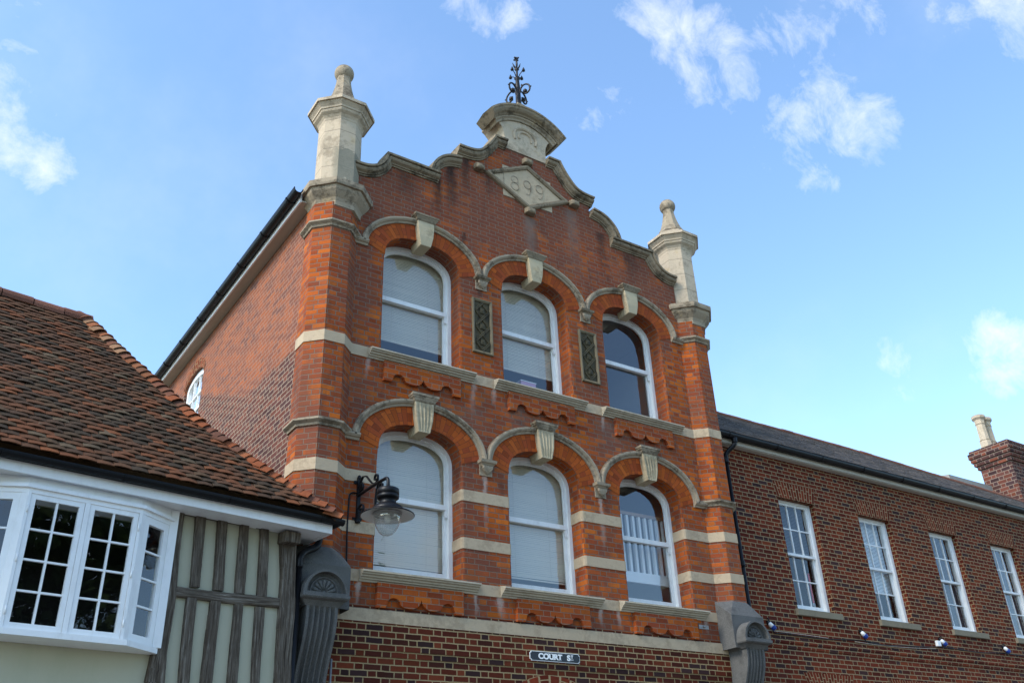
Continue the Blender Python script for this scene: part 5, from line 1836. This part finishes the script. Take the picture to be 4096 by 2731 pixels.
MB().prism(plate_pts(SW, SHH, 0.020), 'y', -0.040, -0.029).build('plate', M['sign_white'], sg)
MB().prism(plate_pts(SW - 0.007, SHH - 0.007, 0.020), 'y', -0.0425, -0.030).build('plate_field', M['sign_black'], sg)


def sign_text(txt, x, z, size, sx=1.0, off=0.004):
    cu = bpy.data.curves.new('lettering', 'FONT')
    cu.body = txt
    cu.size = size
    cu.offset = off
    cu.extrude = 0.001
    ob = bpy.data.objects.new('lettering', cu)
    COL.objects.link(ob)
    dg = bpy.context.evaluated_depsgraph_get()
    me = bpy.data.meshes.new_from_object(ob.evaluated_get(dg))
    bpy.data.objects.remove(ob)
    mb = MB()
    mb.add([(x + v.co.x * sx, -0.0445 - v.co.z, z + v.co.y) for v in me.vertices], [tuple(p.vertices) for p in me.polygons])
    return mb


def fit(mb, x0, x1, z0, z1):
    xs = [v[0] for v in mb.v]
    zs = [v[2] for v in mb.v]
    fx, fz_ = (x1 - x0) / (max(xs) - min(xs)), (z1 - z0) / (max(zs) - min(zs))
    mb.v = [(x0 + (v[0] - min(xs)) * fx, v[1], z0 + (v[2] - min(zs)) * fz_) for v in mb.v]
    return mb


lt = fit(sign_text('COURT', 0, 0, 0.1, 1.0, 0.005), SXC - 0.272, SXC + 0.112, SZC - 0.037, SZC + 0.039)
for mb_ in (fit(sign_text('S', 0, 0, 0.1, 1.0, 0.005), SXC + 0.188, SXC + 0.246, SZC - 0.037, SZC + 0.039),
            fit(sign_text('T', 0, 0, 0.05, 1.0, 0.003), SXC + 0.252, SXC + 0.290, SZC - 0.002, SZC + 0.039)):
    lt.add(mb_.v, mb_.f)
# serifs of the T, R and U, and the dots under the raised T
for x0, x1, z0, z1 in ((0.052, 0.092, -0.037, -0.029), (0.262, 0.280, -0.002, 0.003), (0.254, 0.265, -0.026, -0.014), (0.277, 0.288, -0.026, -0.014),
                       (-0.045, -0.015, -0.037, -0.030), (-0.122, -0.098, 0.032, 0.039), (-0.072, -0.050, 0.032, 0.039)):
    lt.box(SXC + x0, SXC + x1, -0.0455, -0.043, SZC + z0, SZC + z1)
lt.build('lettering', M['sign_white'], sg)

# ---- things on the window ledges inside
pb = MB().box(-0.02, 0.26, 0.42, 0.62, 7.66, 7.91)
pkb = thing('card_box', 'pink card box on the ledge inside the middle upper window', 'box', (0.12, 0.52, 7.66))
pb.build('body', M['pink'], pkb)
MB().box(-0.03, 0.27, 0.412, 0.63, 7.912, 7.926).build('lid', M['white_plastic'], pkb)
lg = MB().box(CXS[1] - 0.60, CXS[1] + 0.60, 0.37, 0.70, 7.60, 7.658).build('window_board', M['dark_room'], hall)
ms = thing('medal', 'medal hanging on a red ribbon inside the first white sash window', 'medal', (5.97, YR + 0.26, 5.0))
MB().box(5.945, 5.985, YR + 0.262, YR + 0.266, 5.03, 5.55).build('ribbon', M['red_strap'], ms)
mdl = MB().lathe([(0.0, -0.006), (0.035, -0.006), (0.042, 0.0), (0.035, 0.006), (0.0, 0.006)], (0, 0, 0), 18)
mdl.v = [(5.965 + x, YR + 0.262 + z, 4.995 + y) for x, y, z in mdl.v]
mdl.build('disc', M['steel'], ms)

# ================================================================== TREES ACROSS THE ROAD (seen only in the window glass)
M['bark'] = simple('grey_bark', (0.055, 0.045, 0.036), 0.95, 0, 0.2, 0.3, 8.0, 0.5)
lm, t, b = new_mat('leaf')
c = t.ramp(t.geo('Random Per Island'), [(0.0, (0.028, 0.048, 0.014)), (0.4, (0.045, 0.075, 0.020)), (0.8, (0.07, 0.10, 0.03))])
t.put(b.inputs['Base Color'], c)
M['leaf'] = lm


def tree(x, y, h, r, label, seed):
    rnd = random.Random(seed)
    root = thing('broadleaf_tree', label, 'tree', (x, y, 0), 0, 'trees across the road')
    tr = MB()
    tr.tube([(x, y, -0.1), (x + 0.05, y, h * 0.2), (x + 0.1, y + 0.1, h * 0.45), (x, y, h * 0.8)], [0.28, 0.22, 0.16, 0.04], 10)
    tips = []
    for k in range(26):
        z0 = h * (0.22 + 0.5 * rnd.random())
        a = rnd.random() * 2 * math.pi
        L = r * (0.55 + 0.5 * rnd.random())
        p0 = Vector((x + 0.05, y, z0))
        p2 = p0 + Vector((math.cos(a) * L, math.sin(a) * L, h * (0.10 + 0.18 * rnd.random())))
        p1 = (p0 + p2) / 2 + Vector((0, 0, h * 0.05))
        tr.tube([p0, p1, p2], [0.09, 0.05, 0.015], 6)
        tips += [p1, p2]
    tr.build('trunk', M['bark'], root)
    cr = MB()
    for k in range(6500):
        c0 = rnd.choice(tips)
        d = Vector((rnd.gauss(0, 1), rnd.gauss(0, 1), rnd.gauss(0, 0.8))) * (r * 0.24)
        p = c0 + d
        s = 0.14 + 0.13 * rnd.random()
        e1 = Vector((rnd.gauss(0, 1), rnd.gauss(0, 1), rnd.gauss(0, 1))).normalized()
        e2 = e1.cross(Vector((rnd.gauss(0, 1), rnd.gauss(0, 1), rnd.gauss(0, 1)))).normalized()
        cr.add([p - e1 * s, p + e2 * s * 0.5, p + e1 * s, p - e2 * s * 0.5], [(0, 1, 2, 3)])
    cr.build('crown', M['leaf'], root)


tree(0.6, -18.5, 11.8, 4.3, 'tall leafy tree across the road facing the cottage bay window', 3)
tree(-4.5, -19.0, 12.5, 4.2, 'leafy tree across the road opposite the cottage roof', 5)
tree(20.5, -18.5, 9.6, 3.8, 'lower leafy tree across the road opposite the terrace windows', 9)
